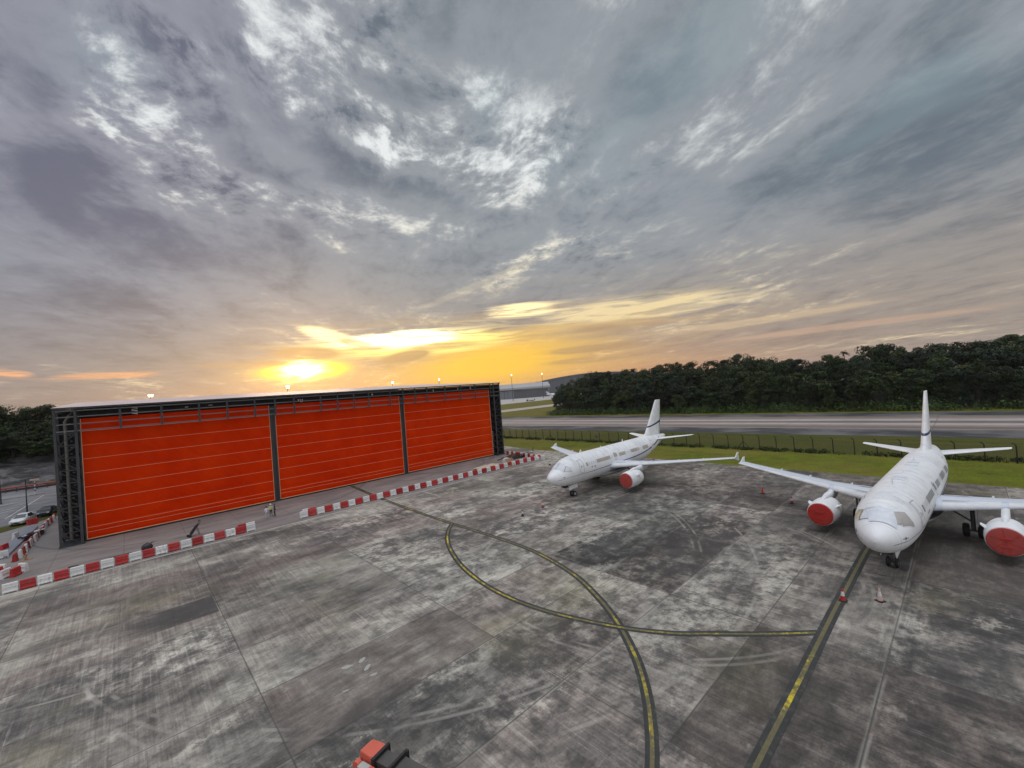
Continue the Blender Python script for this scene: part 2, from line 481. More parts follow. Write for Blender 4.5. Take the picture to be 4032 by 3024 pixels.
def concrete_mat():
    """apron: poured bays 12 m x 5.97 m, each with its own tone, mould, brush scratches, stains and painted shade under the aircraft"""
    m, nt, b = new_mat('apron_concrete')
    x, y, z = sep(nt, ocoord(nt)); v = xyz(nt, x, y)
    w = noise(nt, v, 0.5, 4, 0.6)
    bx = x / 12.0; by = (y * -1.0 - 17.6) / 5.97
    cell = xyz(nt, bx.floor(), by.floor(), 0.0)
    r1 = wnoise(nt, cell); r2 = wnoise(nt, xyz(nt, bx.floor() + 17.0, by.floor() + 5.0, 3.0))
    half = xyz(nt, (x / 6.0).floor(), by.floor(), 9.0); r3 = wnoise(nt, half)
    blot = noise(nt, xyz(nt, x * 0.30, y * 0.62), 0.55, 8, 0.66, 0.5)
    blot2 = noise(nt, xyz(nt, x * 0.55, y * 1.2, 4.0), 1.2, 8, 0.72, 0.3)
    scr = noise(nt, xyz(nt, x * 5.0, y * 0.16, 1.0), 1.3, 5, 0.75)        # brush marks across the bays
    scrx = noise(nt, xyz(nt, x * 0.14, y * 4.0, 2.0), 1.3, 5, 0.75)
    patch = noise(nt, xyz(nt, x, y, 7.0), 0.075, 3, 0.55)
    fine = noise(nt, v, 9.0, 5, 0.75)
    pale, warm, darkc = (0.425, 0.410, 0.365), (0.270, 0.228, 0.208), (0.062, 0.060, 0.059)
    mixn = noise(nt, xyz(nt, x * 0.22, y * 0.42, 11.0), 0.42, 9, 0.70, 0.2)
    cloudy = noise(nt, xyz(nt, x, y, 15.0), 0.9, 9, 0.72)
    tone = r1 * 0.34 + r3 * 0.16 + patch * 0.5
    c = mix(nt, r2.ss(0.2, 0.8) * 0.6 + patch.ss(0.42, 0.60) * 0.4, (0.250, 0.247, 0.224), warm)
    # wind-dried grime lies in long feathers along the bays, scoured pale where machines brushed it off
    c = mix(nt, mixn.ss(0.49, 0.60) * 0.80, c, pale)
    c = mix(nt, mixn.ss(0.51, 0.38) * 0.80, c, (0.092, 0.088, 0.084))
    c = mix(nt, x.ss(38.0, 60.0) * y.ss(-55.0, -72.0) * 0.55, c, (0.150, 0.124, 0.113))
    old = (x * 0.020 - y * 0.012 - 0.80 + (r1 - 0.5) * 1.1 + (r3 - 0.5) * 0.5).sat()
    mould = (cloudy.ss(0.56, 0.38) * (old * 0.70 + 0.16)).sat()
    c = mix(nt, mould, c, (0.070, 0.067, 0.064))
    c = mix(nt, (r1.ss(0.66, 0.95) * 0.55 * cloudy.ss(0.62, 0.42)).sat(), c, darkc)
    brush = patch.ss(0.40, 0.60)
    c = scalec(nt, c, (scr - 0.5) * (brush * 1.8 + 0.06) + 1.0)
    c = scalec(nt, c, (scrx - 0.5) * ((1.0 - brush) * 1.7 + 0.06) + 1.0)
    c = mix(nt, scr.ss(0.58, 0.74) * brush * 0.6, c, (0.42, 0.40, 0.36))
    c = mix(nt, (blot.ss(0.54, 0.64) * cloudy.ss(0.50, 0.60) * 0.75).sat(), c, (0.44, 0.42, 0.37))
    c = mix(nt, noise(nt, xyz(nt, x, y, 30.0), 0.11, 4, 0.6).ss(0.56, 0.72) * 0.38, c, (0.265, 0.245, 0.150))
    c = scalec(nt, c, (cloudy - 0.5) * 1.5 + (fine - 0.5) * 1.2 + 1.0)
    # bays of older, darker concrete with straight edges
    for x0_, x1_, y0_, y1_, am in ((36.06, 47.94, -65.33, -59.42, 0.95), (36.06, 40.5, -59.36, -53.45, 0.8), (40.5, 47.94, -59.36, -57.6, 0.6), (48.06, 55.0, -65.33, -59.42, 0.75), (24.06, 35.94, -77.2, -71.36, 0.42), (24.06, 35.94, -83.2, -77.33, 0.6),
                                   (24.06, 31.5, -65.33, -59.42, 0.55), (48.06, 59.9, -59.36, -47.48, 0.40), (60.06, 71.9, -53.4, -41.5, 0.45), (12.06, 17.9, -41.45, -35.54, 0.15), (12.06, 24, -59.36, -53.45, 0.18), (36.06, 48, -83.2, -77.33, 0.3), (60.06, 83, -65.3, -53.5, 0.35), (17.9, 24, -23.5, -17.7, 0.25), (12.1, 14.6, -23.5, -19, 0.35)):
        e = x.ss(x0_ - .02, x0_ + .02) * x.ss(x1_ + .02, x1_ - .02) * y.ss(y0_ - .02, y0_ + .02) * y.ss(y1_ + .02, y1_ - .02)
        c = scalec(nt, c, e * (cloudy.ss(0.66, 0.44) * 0.5 + 0.5) * (-0.78 * am) + 1.0)
    # placed stains, plus shade painted dark under both aircraft: (x, y, rx, ry, amount)
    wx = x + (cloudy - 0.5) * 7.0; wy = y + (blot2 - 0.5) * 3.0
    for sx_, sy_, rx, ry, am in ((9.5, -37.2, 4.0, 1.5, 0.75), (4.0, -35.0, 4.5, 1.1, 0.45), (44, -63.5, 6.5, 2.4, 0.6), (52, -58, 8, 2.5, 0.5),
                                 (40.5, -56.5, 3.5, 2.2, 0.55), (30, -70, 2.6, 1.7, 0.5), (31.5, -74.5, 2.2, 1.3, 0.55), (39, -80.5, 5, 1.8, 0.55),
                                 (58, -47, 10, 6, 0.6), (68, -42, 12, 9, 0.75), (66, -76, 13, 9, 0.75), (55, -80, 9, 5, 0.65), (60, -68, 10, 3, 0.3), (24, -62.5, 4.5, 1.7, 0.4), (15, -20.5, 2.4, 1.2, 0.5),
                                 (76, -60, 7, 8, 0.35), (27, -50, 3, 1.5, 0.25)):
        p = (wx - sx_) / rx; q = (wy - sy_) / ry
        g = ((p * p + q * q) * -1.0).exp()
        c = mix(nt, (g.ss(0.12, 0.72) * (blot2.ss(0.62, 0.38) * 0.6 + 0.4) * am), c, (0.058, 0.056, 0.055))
    # repaired half bay with a straight edge
    ed = x.ss(11.93, 11.88) * x.ss(6.2, 9.2) * y.ss(-39.6 + 0.0, -39.4) * y.ss(-35.4, -35.6)
    c = mix(nt, ed * (blot2.ss(0.30, 0.55) * 0.5 + 0.4), c, (0.066, 0.064, 0.064))
    # pale turning marks of tyres
    for cx_, cy_, R in ((32.5, -38.0, 28.0), (32.5, -38.0, 28.6), (34.0, -41.0, 29.5), (10.0, -25.0, 20.5), (42.0, -60.0, 15.5), (42.0, -60.0, 16.0)):
        dx, dy = x - cx_, y - cy_
        d = (dx * dx + dy * dy)._m('SQRT') - R
        g = (d.absv()).ss(0.16, 0.05) * noise(nt, xyz(nt, x, y, R), 0.35, 2).ss(0.42, 0.62)
        c = mix(nt, g * 0.4, c, (0.42, 0.40, 0.37))
    # joints
    fx = (bx.fract() - 0.5).absv() * -1.0 + 0.5; fy = (by.fract() - 0.5).absv() * -1.0 + 0.5
    hx = ((x / 6.0).fract() - 0.5).absv() * -1.0 + 0.5
    jw = w * 0.05
    jx = (fx * 12.0).ss(0.06, 0.015); jy = (fy * 5.97 + (w - 0.5) * 0.03).ss(0.06, 0.015)
    jh = (hx * 6.0).ss(0.04, 0.01) * 0.25 * r2.ss(0.4, 0.6)
    jl = ((fy * 5.97).ss(0.20, 0.07) * noise(nt, xyz(nt, x * 0.3, y, 2.0), 0.7, 4).ss(0.50, 0.62))
    c = mix(nt, (jl * 0.55).sat(), c, (0.36, 0.35, 0.32))
    c = mix(nt, ((jx.mx(jy).mx(jh)) * (blot * 0.9 + 0.25)).sat(), c, (0.060, 0.058, 0.055))
    c = scalec(nt, c, (r3 - 0.5) * 0.42 + (r1 - 0.5) * 0.34 + 1.0)
    c = mix(nt, (r2 - 0.62).mx(0.0) * 0.35, c, (0.20, 0.168, 0.155))
    c = mix(nt, 1.0, c, (1.0, 0.965, 0.92), 'MULTIPLY')
    c = scalec(nt, c, APRON_GAIN)
    nt.links.new(c.k, b.inputs['Base Color'])
    nt.links.new(((fine - 0.5) * 0.3 + 0.78 - mould * 0.15).sat().k, b.inputs['Roughness'])
    b.inputs['Specular IOR Level'].default_value = 0.35
    bp = nt.nodes.new('ShaderNodeBump'); bp.inputs['Strength'].default_value = 0.35; bp.inputs['Distance'].default_value = 0.03
    nt.links.new((fine + blot2).k, bp.inputs['Height']); nt.links.new(bp.outputs[0], b.inputs['Normal'])
    return m
APRON_GAIN = 0.98

def forecourt_mat():
    m, nt, b = new_mat('forecourt_concrete')
    x, y, z = sep(nt, ocoord(nt)); v = xyz(nt, x, y)
    a = noise(nt, xyz(nt, x * 0.35, y), 0.5, 6, 0.65, 0.4); f = noise(nt, v, 6.0, 5, 0.75)
    st = noise(nt, xyz(nt, x * 0.12, y * 1.6), 1.4, 6, 0.7)
    c = mix(nt, a.ss(0.35, 0.65), (0.270, 0.232, 0.212), (0.180, 0.162, 0.152))
    c = mix(nt, st.ss(0.55, 0.7) * 0.5, c, (0.085, 0.080, 0.080))
    c = mix(nt, (x.ss(2.0, -6.0) * y.ss(-8.0, 0.0) * a.ss(0.42, 0.55)).sat() * 0.55, c, (0.30, 0.31, 0.335))
    fy = ((y / 6.0).fract() - 0.5).absv() * -1.0 + 0.5; fx = ((x / 6.1).fract() - 0.5).absv() * -1.0 + 0.5
    c = mix(nt, ((fy * 6.0).ss(0.06, 0.015)).mx((fx * 6.1).ss(0.06, 0.015)) * 0.45, c, (0.07, 0.068, 0.066))
    for cx_, cy_, R in ((61.0, 6.0, 13.0), (61.0, 6.0, 13.7), (56.0, 4.0, 14.0), (20, 12, 24.0)):
        dx, dy = x - cx_, y - cy_
        d = (dx * dx + dy * dy)._m('SQRT') - R
        c = mix(nt, d.absv().ss(0.3, 0.08) * 0.45, c, (0.07, 0.068, 0.07))
    c = scalec(nt, c, (f - 0.5) * 0.6 + 1.0)
    nt.links.new(c.k, b.inputs['Base Color']); b.inputs['Roughness'].default_value = 0.8
    b.inputs['Specular IOR Level'].default_value = 0.3
    return m

def runway_mat():
    m, nt, b = new_mat('runway_asphalt')
    x, y, z = sep(nt, ocoord(nt))
    xr = x + y * 0.030 - 0.6
    st = noise(nt, xyz(nt, xr * 1.0, y * 0.010), 0.55, 6, 0.6)
    fn = noise(nt, xyz(nt, x, y * 0.2), 2.0, 5, 0.7)
    pat = noise(nt, xyz(nt, x * 0.10, y * 0.06, 3.0), 1.0, 4, 0.6)
    edge = (xr - 152.0).absv()
    c = mix(nt, st.ss(0.35, 0.62), (0.135, 0.110, 0.098), (0.270, 0.220, 0.198))
    tr = (edge - 5.0).absv().ss(3.4, 0.8)
    c = mix(nt, tr * 0.75, c, (0.44, 0.395, 0.365))
    sh = edge.ss(15.4, 16.0)
    shc = mix(nt, pat.ss(0.42, 0.62), (0.045, 0.045, 0.048), (0.125, 0.118, 0.118))
    c = mix(nt, sh, c, shc)
    c = mix(nt, (edge - 15.6).absv().ss(0.35, 0.12) * 0.7, c, (0.42, 0.36, 0.20))
    tj = ((y / 30.0).fract() - 0.5).absv().ss(0.006, 0.001)
    c = mix(nt, tj * 0.55, c, (0.10, 0.085, 0.08))
    c = scalec(nt, c, (fn - 0.5) * 0.9 + (pat - 0.5) * 0.7 + 1.0)
    nt.links.new(c.k, b.inputs['Base Color']); b.inputs['Roughness'].default_value = 0.75; b.inputs['Specular IOR Level'].default_value = 0.25
    return m

def carpark_mat():
    m, nt, b = new_mat('car_park_asphalt')
    x, y, z = sep(nt, ocoord(nt)); v = xyz(nt, x, y)
    a = noise(nt, v, 0.3, 5, 0.6); f = noise(nt, v, 5.0, 4, 0.7)
    c = mix(nt, a.ss(0.35, 0.65), (0.125, 0.125, 0.135), (0.20, 0.20, 0.21))
    c = scalec(nt, c, (f - 0.5) * 0.5 + 1.0)
    nt.links.new(c.k, b.inputs['Base Color']); b.inputs['Roughness'].default_value = 0.75
    return m

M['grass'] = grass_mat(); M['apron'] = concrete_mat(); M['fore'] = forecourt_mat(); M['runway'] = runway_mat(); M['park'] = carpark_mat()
M['yellow'] = mat('worn_yellow_paint', (0.40, 0.315, 0.030), 0.7, 0, 0.7, 1.0, (1, 1, 1), (0.13, 0.105, 0.045))
M['blackpaint'] = mat('black_line_paint', (0.030, 0.031, 0.028), 0.7, 0, 0.5, 2.0, (1, 1, 1), (0.10, 0.098, 0.085))
M['kerbwhite'] = mat('pale_kerb', (0.42, 0.40, 0.35), 0.8, 0, 0.4, 3.0)
M['farcon'] = mat('far_concrete', (0.40, 0.375, 0.36), 0.7, 0, 0.25, 0.05)
M['wet'] = mat('far_wet_taxiway', (0.34, 0.32, 0.30), 0.45, 0, 0.3, 0.05)
M['whitepaint'] = mat('white_road_paint', (0.55, 0.55, 0.55), 0.7, 0, 0.4, 2.0)

R_ = 9000
sheet('ground', [(-R_, -R_), (R_, -R_), (R_, R_), (-R_, R_)], -0.012, M['grass'])
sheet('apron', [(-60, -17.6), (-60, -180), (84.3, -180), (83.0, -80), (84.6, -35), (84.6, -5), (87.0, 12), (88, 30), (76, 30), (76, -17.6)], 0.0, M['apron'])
sheet('forecourt', [(-60, -17.6), (76, -17.6), (76, 84), (-1.2, 84), (-1.2, 30.5), (-3.2, 27.4), (-5.2, 24.2), (-8.1, 20.4), (-14, 12), (-60, -40)], 0.004, M['fore'])
sheet('kerb_line', [(-3.5, -17.75), (75.5, -17.75), (75.5, -17.48), (-3.5, -17.48)], 0.010, M['kerbwhite'])
sheet('runway', [(109, 500), (165, 500), (198, -600), (142, -600)], 0.0, M['runway'])
sheet('taxiway', [(150, 158), (420, 158), (420, 186), (150, 186)], 0.004, M['wet'])
sheet('taxiway', [(60, 196), (240, 176), (240, 186), (60, 215)], 0.008, M['wet'])
sheet('far_apron', [(100, 300), (1500, 300), (1500, 900), (100, 900)], 0.0, M['farcon'])
# car park left of the hangar, with its bays and islands
pk = [G(-420, 2150), G(0, 2078), G(100, 2056), G(215, 2019), G(250, 1990), G(250, 1900), G(0, 1925), G(-420, 1985)]
sheet('car_park', [(p.x, p.y) for p in pk], 0.008, M['park'])
def line_sheet(name, pts, wid, z, m):
    mb = MB(); pts = [Vector((p[0], p[1], 0)) for p in pts]; L, Rr = [], []
    for i, p in enumerate(pts):
        d = (pts[min(i + 1, len(pts) - 1)] - pts[max(i - 1, 0)]).normalized(); n = Vector((-d.y, d.x, 0)) * wid / 2
        L.append((p.x + n.x, p.y + n.y, z)); Rr.append((p.x - n.x, p.y - n.y, z))
    k = len(pts)
    mb.add(L + Rr, [(i, k + i, k + i + 1, i + 1) for i in range(k - 1)])
    return tag(mb.build(name, m), kind='structure')
for a, b_ in (((175, 1948), (-60, 2010)), ((172, 1950), (20, 2044)), ((100, 1975), (-60, 2000)), ((90, 1985), (-60, 2015)), ((75, 1996), (-60, 2028)), ((55, 2008), (-60, 2036)), ((30, 2026), (-60, 2048))):
    line_sheet('parking_line', [G(*a), G(*b_)], 0.16, 0.016, M['whitepaint'])
mb = MB(); il = [G(-60, 1985), G(-20, 1973), G(100, 1956), G(175, 1943), G(172, 1940), G(90, 1949), G(0, 1962), G(-60, 1972)]
mb.prism([(p.x, p.y) for p in il], 0.0, 0.14); tag(mb.build('traffic_island', M['fore']), kind='structure')

# taxi lines: black edged, worn yellow in the middle
def catmull(pts, n=10):
    pts = [Vector((p[0], p[1], 0)) for p in pts]; out = []
    for i in range(len(pts) - 1):
        p0, p1, p2, p3 = pts[max(i - 1, 0)], pts[i], pts[i + 1], pts[min(i + 2, len(pts) - 1)]
        for k in range(n):
            t = k / n
            out.append(0.5 * ((2 * p1) + (p2 - p0) * t + (2 * p0 - 5 * p1 + 4 * p2 - p3) * t * t + (3 * p1 - p0 - 3 * p2 + p3) * t ** 3))
    out.append(pts[-1]); return out
def yellow_mat(name, thr, fade=0.0):
    m, nt, b = new_mat(name)
    x, y, z = sep(nt, ocoord(nt)); v = xyz(nt, x, y)
    n1 = noise(nt, v, 0.33, 5, 0.6); n2 = noise(nt, v, 2.6, 6, 0.7); cell = noise(nt, v, 0.9, 1.0)
    c = mix(nt, n2.ss(0.30, 0.62), (0.17, 0.14, 0.045), (0.62, 0.48, 0.020))
    keep = ((n1 - thr - (x - 33.0).mx(0.0) * fade) * 6.0 + (n2 - 0.5) * 2.4 + 0.5).sat()
    c = mix(nt, keep * 0.9 + 0.10, (0.098, 0.088, 0.056), c)
    nt.links.new(c.k, b.inputs['Base Color']); b.inputs['Roughness'].default_value = 0.75
    return m
main_line = catmull([(38.0, -0.4), (37.3, -8.5), (36.6, -18.8), (36.15, -30), (36.05, -37), (36.1, -44.5), (35.77, -51.39), (34.3, -57.4), (32.4, -61.4), (30.4, -64.5), (28.2, -67.1), (26.35, -68.8), (24.35, -70.25), (22.2, -71.5), (19.0, -73.0), (14, -74.2), (8, -74.4)])
arc_line = catmull([(36.0, -37.0), (33.9, -39.3), (31.84, -42.4), (30.2, -45.95), (29.05, -49.3), (28.3, -53), (28.1, -56.2), (28.35, -59.2), (29.0, -62.0), (30.1, -65.1), (31.5, -67.7), (33.0, -69.6), (34.9, -71.9), (37.0, -74.2)])
stand_line = [(0, -74.4), (20, -74.42), (30, -74.40), (40, -74.34), (52, -74.38), (60, -74.6)]
for nm, pts, wd in (('taxi_line', main_line, 0.60), ('taxi_line', arc_line, 0.55), ('taxi_line', stand_line, 0.66)):
    z0 = {0.60: 0.004, 0.55: 0.012, 0.66: 0.020}[wd]
    line_sheet('taxi_line_border', pts, wd, z0, M['blackpaint'])
    line_sheet(nm, pts, wd * 0.31, z0 + 0.004, yellow_mat('taxi_yellow', {0.60: 0.60, 0.55: 0.57, 0.66: 0.56}[wd], 0.03 if wd == 0.66 else 0.0))
# faint short stand marks near the barrier row
M['faintmark'] = mat('faded_cream_mark', (0.33, 0.295, 0.235), 0.8, 0, 0.5, 2)
for (a, b_) in (((1425, 1985), (1500, 2012)), ((1560, 1965), (1620, 1985)), ((1665, 1935), (1735, 1955))):
    line_sheet('stand_mark', [G(*a), G(*b_)], 0.35, 0.006, M['faintmark'])

# hills on the horizon and terrain under the trees
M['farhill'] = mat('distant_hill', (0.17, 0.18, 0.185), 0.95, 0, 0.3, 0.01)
def far_ridge(u0, u1, dep, hts, name):
    mb = MB(); n = len(hts); vs = []
    for i, h in enumerate(hts):
        u = u0 + (u1 - u0) * i / (n - 1); v = 1540 - (u - 2016) * 0.077
        for dd, hh in ((0, -1), (60, h * 0.6), (160, h), (420, -1)):
            p = at_depth(u, v, dep + dd); vs.append((p.x, p.y, hh))
    mb.add(vs, [(i * 4 + j, i * 4 + j + 1, i * 4 + 5 + j, i * 4 + 4 + j) for i in range(n - 1) for j in range(3)], smooth=True)
    return tag(mb.build(name, M['farhill']), kind='structure')
rr = random.Random(3)
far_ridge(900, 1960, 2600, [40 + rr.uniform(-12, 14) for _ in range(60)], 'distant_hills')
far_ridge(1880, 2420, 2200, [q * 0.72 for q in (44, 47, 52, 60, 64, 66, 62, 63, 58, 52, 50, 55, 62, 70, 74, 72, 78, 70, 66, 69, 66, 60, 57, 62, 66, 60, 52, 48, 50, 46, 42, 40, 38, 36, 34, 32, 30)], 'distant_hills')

CREST = [(2100, 1600), (2160, 1572), (2200, 1538), (2240, 1506), (2310, 1473), (2423, 1455), (2510, 1443), (2624, 1432), (2764, 1430), (2860, 1418), (2973, 1394), (3061, 1396), (3235, 1400),
         (3323, 1388), (3410, 1362), (3497, 1352), (3585, 1357), (3716, 1356), (3803, 1339), (3934, 1325), (4032, 1329), (4600, 1290)]
def crest(u):
    for (a, b), (c, d) in zip(CREST, CREST[1:]):
        if a <= u <= c: return b + (d - b) * (u - a) / (c - a)
    return CREST[0][1] if u < CREST[0][0] else CREST[-1][1]
def hill_h(x, y):
    k = max(0.0, min(1.0, (x - 192) / 42)); k = k * k * (3 - 2 * k)
    e = max(0.0, min(1.0, (104 + (x - 190) * 0.4 - y) / 55))
    return -0.25 + 9.0 * k * e
def terrain(name, x0, x1, y0, y1, nx, ny, fn, m):
    mb = MB(); mb.grid(lambda a, b: (x0 + (x1 - x0) * a, y0 + (y1 - y0) * b, fn(x0 + (x1 - x0) * a, y0 + (y1 - y0) * b)), nx, ny)
    return tag(mb.build(name, m), kind='structure')
M['floor'] = mat('forest_floor', (0.020, 0.028, 0.010), 0.95, 0, 0.5, 0.4)
terrain('wooded_hill', 184, 330, -190, 110, 30, 40, hill_h, M['floor'])
CLIFF_Y = 99.0
def rock_mat():
    m, nt, b = new_mat('rock_face')
    x, y, z = sep(nt, ocoord(nt))
    a = noise(nt, xyz(nt, x * 0.25, y * 0.2, z * 0.9), 0.9, 8, 0.68, 0.6); g = noise(nt, xyz(nt, x, y, z), 1.6, 6, 0.7)
    c = mix(nt, a.ss(0.42, 0.66), (0.030, 0.027, 0.029), (0.150, 0.140, 0.142))
    c = scalec(nt, c, (g - 0.5) * 1.0 + 1.0)
    nt.links.new(c.k, b.inputs['Base Color']); b.inputs['Roughness'].default_value = 0.9
    return m
M['rock'] = rock_mat()
M['bankgreen'] = mat('bank_scrub', (0.018, 0.024, 0.010), 0.95, 0, 0.6, 0.8)
rr = random.Random(11); bump = [[rr.uniform(-1, 1) for _ in range(60)] for _ in range(30)]
def cliff_pt(a, b):
    x = -120 + 118 * a; i, j = int(a * 58), int(b * 28); n = bump[j][i]
    prof = [(0, 0), (0.10, 2.0), (0.18, 4.3), (0.34, 5.2), (0.42, 7.6), (0.55, 8.6), (1.0, 13.0)]
    for (p, q), (r, s) in zip(prof, prof[1:]):
        if p <= b <= r: h = q + (s - q) * (b - p) / (r - p)
    return (x, CLIFF_Y + (x + 15) * -0.10 + b * 34 + n * 0.5, h + n * 0.35 * (0 if b == 0 else 1) - 0.05)
mb = MB(); mb.grid(cliff_pt, 58, 28, smooth=False)
mb.m = [1 if min(mb.v[i][2] for i in f) > 7.5 else 0 for f in mb.f]
tag(mb.build('hillside', [M['rock'], M['bankgreen']]), kind='structure')

# ================================================================== HANGAR
def fabric_mat():
    m, nt, b = new_mat('red_door_fabric')
    x, y, z = sep(nt, ocoord(nt))
    a = noise(nt, xyz(nt, x * 0.5, y, z * 0.35), 0.5, 5, 0.6); f = noise(nt, xyz(nt, x, y, z), 7.0, 4, 0.7)
    wr = noise(nt, xyz(nt, x * 1.0 + z * 0.9, y, z * 0.25), 0.9, 6, 0.65, 0.8)
    c = mix(nt, a.ss(0.3, 0.7), (0.62, 0.026, 0.0009), (0.70, 0.038, 0.001))
    c = mix(nt, x.ss(8.0, 60.0) * 0.5, c, (0.78, 0.078, 0.002))
    c = scalec(nt, c, (wr - 0.5) * 0.28 + (f - 0.5) * 0.14 + 1.0)
    nt.links.new(c.k, b.inputs['Base Color']); b.inputs['Roughness'].default_value = 0.85
    b.inputs['Specular IOR Level'].default_value = 0.03
    bp = nt.nodes.new('ShaderNodeBump'); bp.inputs['Strength'].default_value = 0.35; bp.inputs['Distance'].default_value = 0.06
    nt.links.new(wr.k, bp.inputs['Height']); nt.links.new(bp.outputs[0], b.inputs['Normal'])
    return m
M['fabric'] = fabric_mat()
M['seam'] = mat('orange_seam', (0.80, 0.30, 0.17), 0.6, 0, 0.15, 2)
M['edge'] = mat('pale_edge_strip', (0.78, 0.42, 0.22), 0.6, 0, 0.15, 2)
def roof_mat():
    m, nt, b = new_mat('sheet_metal_roof')
    x, y, z = sep(nt, ocoord(nt))
    rib = ((x / 0.5).fract() - 0.5).absv()
    a = noise(nt, xyz(nt, x * 0.3, y * 0.05, z), 0.8, 5, 0.6)
    c = mix(nt, a.ss(0.3, 0.7), (0.64, 0.50, 0.475), (0.72, 0.575, 0.545))
    c = scalec(nt, c, rib.ss(0.42, 0.5) * -0.15 + 1.0)
    nt.links.new(c.k, b.inputs['Base Color']); b.inputs['Roughness'].default_value = 0.5; b.inputs['Metallic'].default_value = 0.25
    return m
M['roof'] = roof_mat()
M['pipe'] = mat('pale_downpipe', (0.150, 0.142, 0.122), 0.6, 0, 0.2, 2)
M['clad'] = mat('dark_wall_cladding', (0.07, 0.07, 0.075), 0.6, 0.2, 0.2, 0.5, (1, 1, 0.2))

hg = empty('aircraft_hangar', (38.2, 0, 0))
tag(hg, 'huge hangar with three orange red fabric doors in a black steel frame', 'hangar')
def HB(): return MB()
def hbuild(mb, name, m, parent=hg, **k):
    o = mb.build(name, m, None, **k)
    o.data.transform(Matrix.Translation((-38.2, 0, 0)))
    o.parent = parent; return o
W_, H_, DP = 76.5, 18.0, 76.0
# side and back walls, interior bulkhead
mb = HB(); mb.box((0.15, 40, 8.8), (0.3, 72, 17.6)); mb.box((W_ - 0.15, 40, 8.8), (0.3, 72, 17.6)); mb.box((W_ / 2, DP - 0.15, 8.8), (W_ - 0.7, 0.3, 17.6))
hbuild(mb, 'wall', M['clad'])
mb = HB(); mb.box((W_ / 2, 3.6, 8.9), (W_ - 1.0, 0.2, 17.8)); hbuild(mb, 'inner_bulkhead', M['dark_in'])
# roof, gabled
mb = HB()
yf, yb, zr, ze = -1.25, DP + 1, 20.05, 18.12
yr = 38.0
mb.prism([(yf, ze), (yr, zr), (yb, ze), (yb, ze - 0.14), (yr, zr - 0.14), (yf, ze - 0.14)], -0.06, W_ + 0.06, 'YZ')
hbuild(mb, 'roof', M['roof'])
mb = HB(); mb.box((W_ / 2, -1.33, 17.98), (W_ + 0.1, 0.14, 0.2)); hbuild(mb, 'gutter', M['steel'])
# doors
for i, (x0, x1) in enumerate(((2.5, 24.95), (25.95, 49.3), (50.35, 73.75))):
    mb = HB(); n = 44
    zs = [0.32, 1.2, 1.78, 3.55, 5.4, 7.25, 9.15, 11.05, 12.9, 14.8, 16.5]
    rows = []
    for a, b_ in zip(zs, zs[1:]):
        k = 4
        for q in range(k): rows.append((a + (b_ - a) * q / k, math.sin(math.pi * q / k)))
    rows.append((zs[-1], 0)); vs = []
    rr = random.Random(20 + i); ph = [rr.uniform(0, 6) for _ in range(8)]
    for z, s_ in rows:
        for j in range(n + 1):
            x = x0 + (x1 - x0) * j / n
            wob = 0.03 * math.sin(x * 0.9 + ph[0]) + 0.02 * math.sin(x * 2.1 + z * 0.7 + ph[1])
            vs.append((x, 0.10 - s_ * (0.06 + wob), z))
    w_ = n + 1
    mb.add(vs, [(r * w_ + j, r * w_ + j + 1, (r + 1) * w_ + j + 1, (r + 1) * w_ + j) for r in range(len(rows) - 1) for j in range(n)], smooth=True)
    dr = hbuild(mb, 'fabric_door', M['fabric'])
    tag(dr, 'orange red fabric door, %s' % ('the left one by the open lattice tower', 'the middle one', 'the right one nearest the aircraft')[i])
    mb = HB()
    for z in zs[1:-1]: mb.box(((x0 + x1) / 2, 0.055, z), (x1 - x0, 0.05, 0.052))
    o = hbuild(mb, 'seam_line', M['seam'], dr)
    mb = HB()
    mb.box((x0 - 0.04, 0.05, 8.4), (0.075, 0.09, 16.2)); mb.box((x1 + 0.04, 0.05, 8.4), (0.075, 0.09, 16.2)); mb.box(((x0 + x1) / 2, 0.05, 0.29), (x1 - x0 + 0.19, 0.09, 0.10))
    hbuild(mb, 'edge_strip', M['edge'], dr)
    mb = HB(); mb.box(((x0 + x1) / 2, 0.12, 0.12), (x1 - x0 + 0.2, 0.22, 0.235)); hbuild(mb, 'bottom_seal', M['black'], dr)
# posts between the doors
for x0, x1 in ((25.04, 25.86), (49.39, 50.26)):
    mb = HB(); xm = (x0 + x1) / 2
    mb.box((xm, 0.32, 8.2), (x1 - x0 - 0.02, 0.5, 16.4)); mb.box((x0 + 0.13, -0.02, 8.2), (0.2, 0.18, 16.4)); mb.box((x1 - 0.13, -0.02, 8.2), (0.2, 0.18, 16.4))
    hbuild(mb, 'door_post', M['steel'])
# header girder in front of the doors
hx = [0.15, 2.04, 6.42, 10.86, 15.3, 18.9, 22.73, 25.72, 28.71, 33.2, 36.22, 39.3, 42.24, 46.77, 49.68, 52.5, 55.45, 60.1, 64.4, 68.7, 73.45, 76.3]
gd = HB()
for z, w_, h_ in ((17.62, 0.16, 0.16), (16.82, 0.12, 0.13), (15.86, 0.12, 0.13), (14.95, 0.2, 0.16)):
    gd.box((W_ / 2, -1.0, z), (W_ - 0.04, w_, h_))
gdo = hbuild(gd, 'header_girder', M['steel_light'])
for x in hx[1:-1]:
    mb = HB(); mb.box((x, -1.16, 16.45), (0.24, 0.11, 3.2)); mb.box((x, -0.55, 14.75), (0.12, 0.9, 0.12)); mb.box((x, -0.55, 17.78), (0.12, 0.9, 0.12))
    hbuild(mb, 'header_post', M['steel'], gdo)
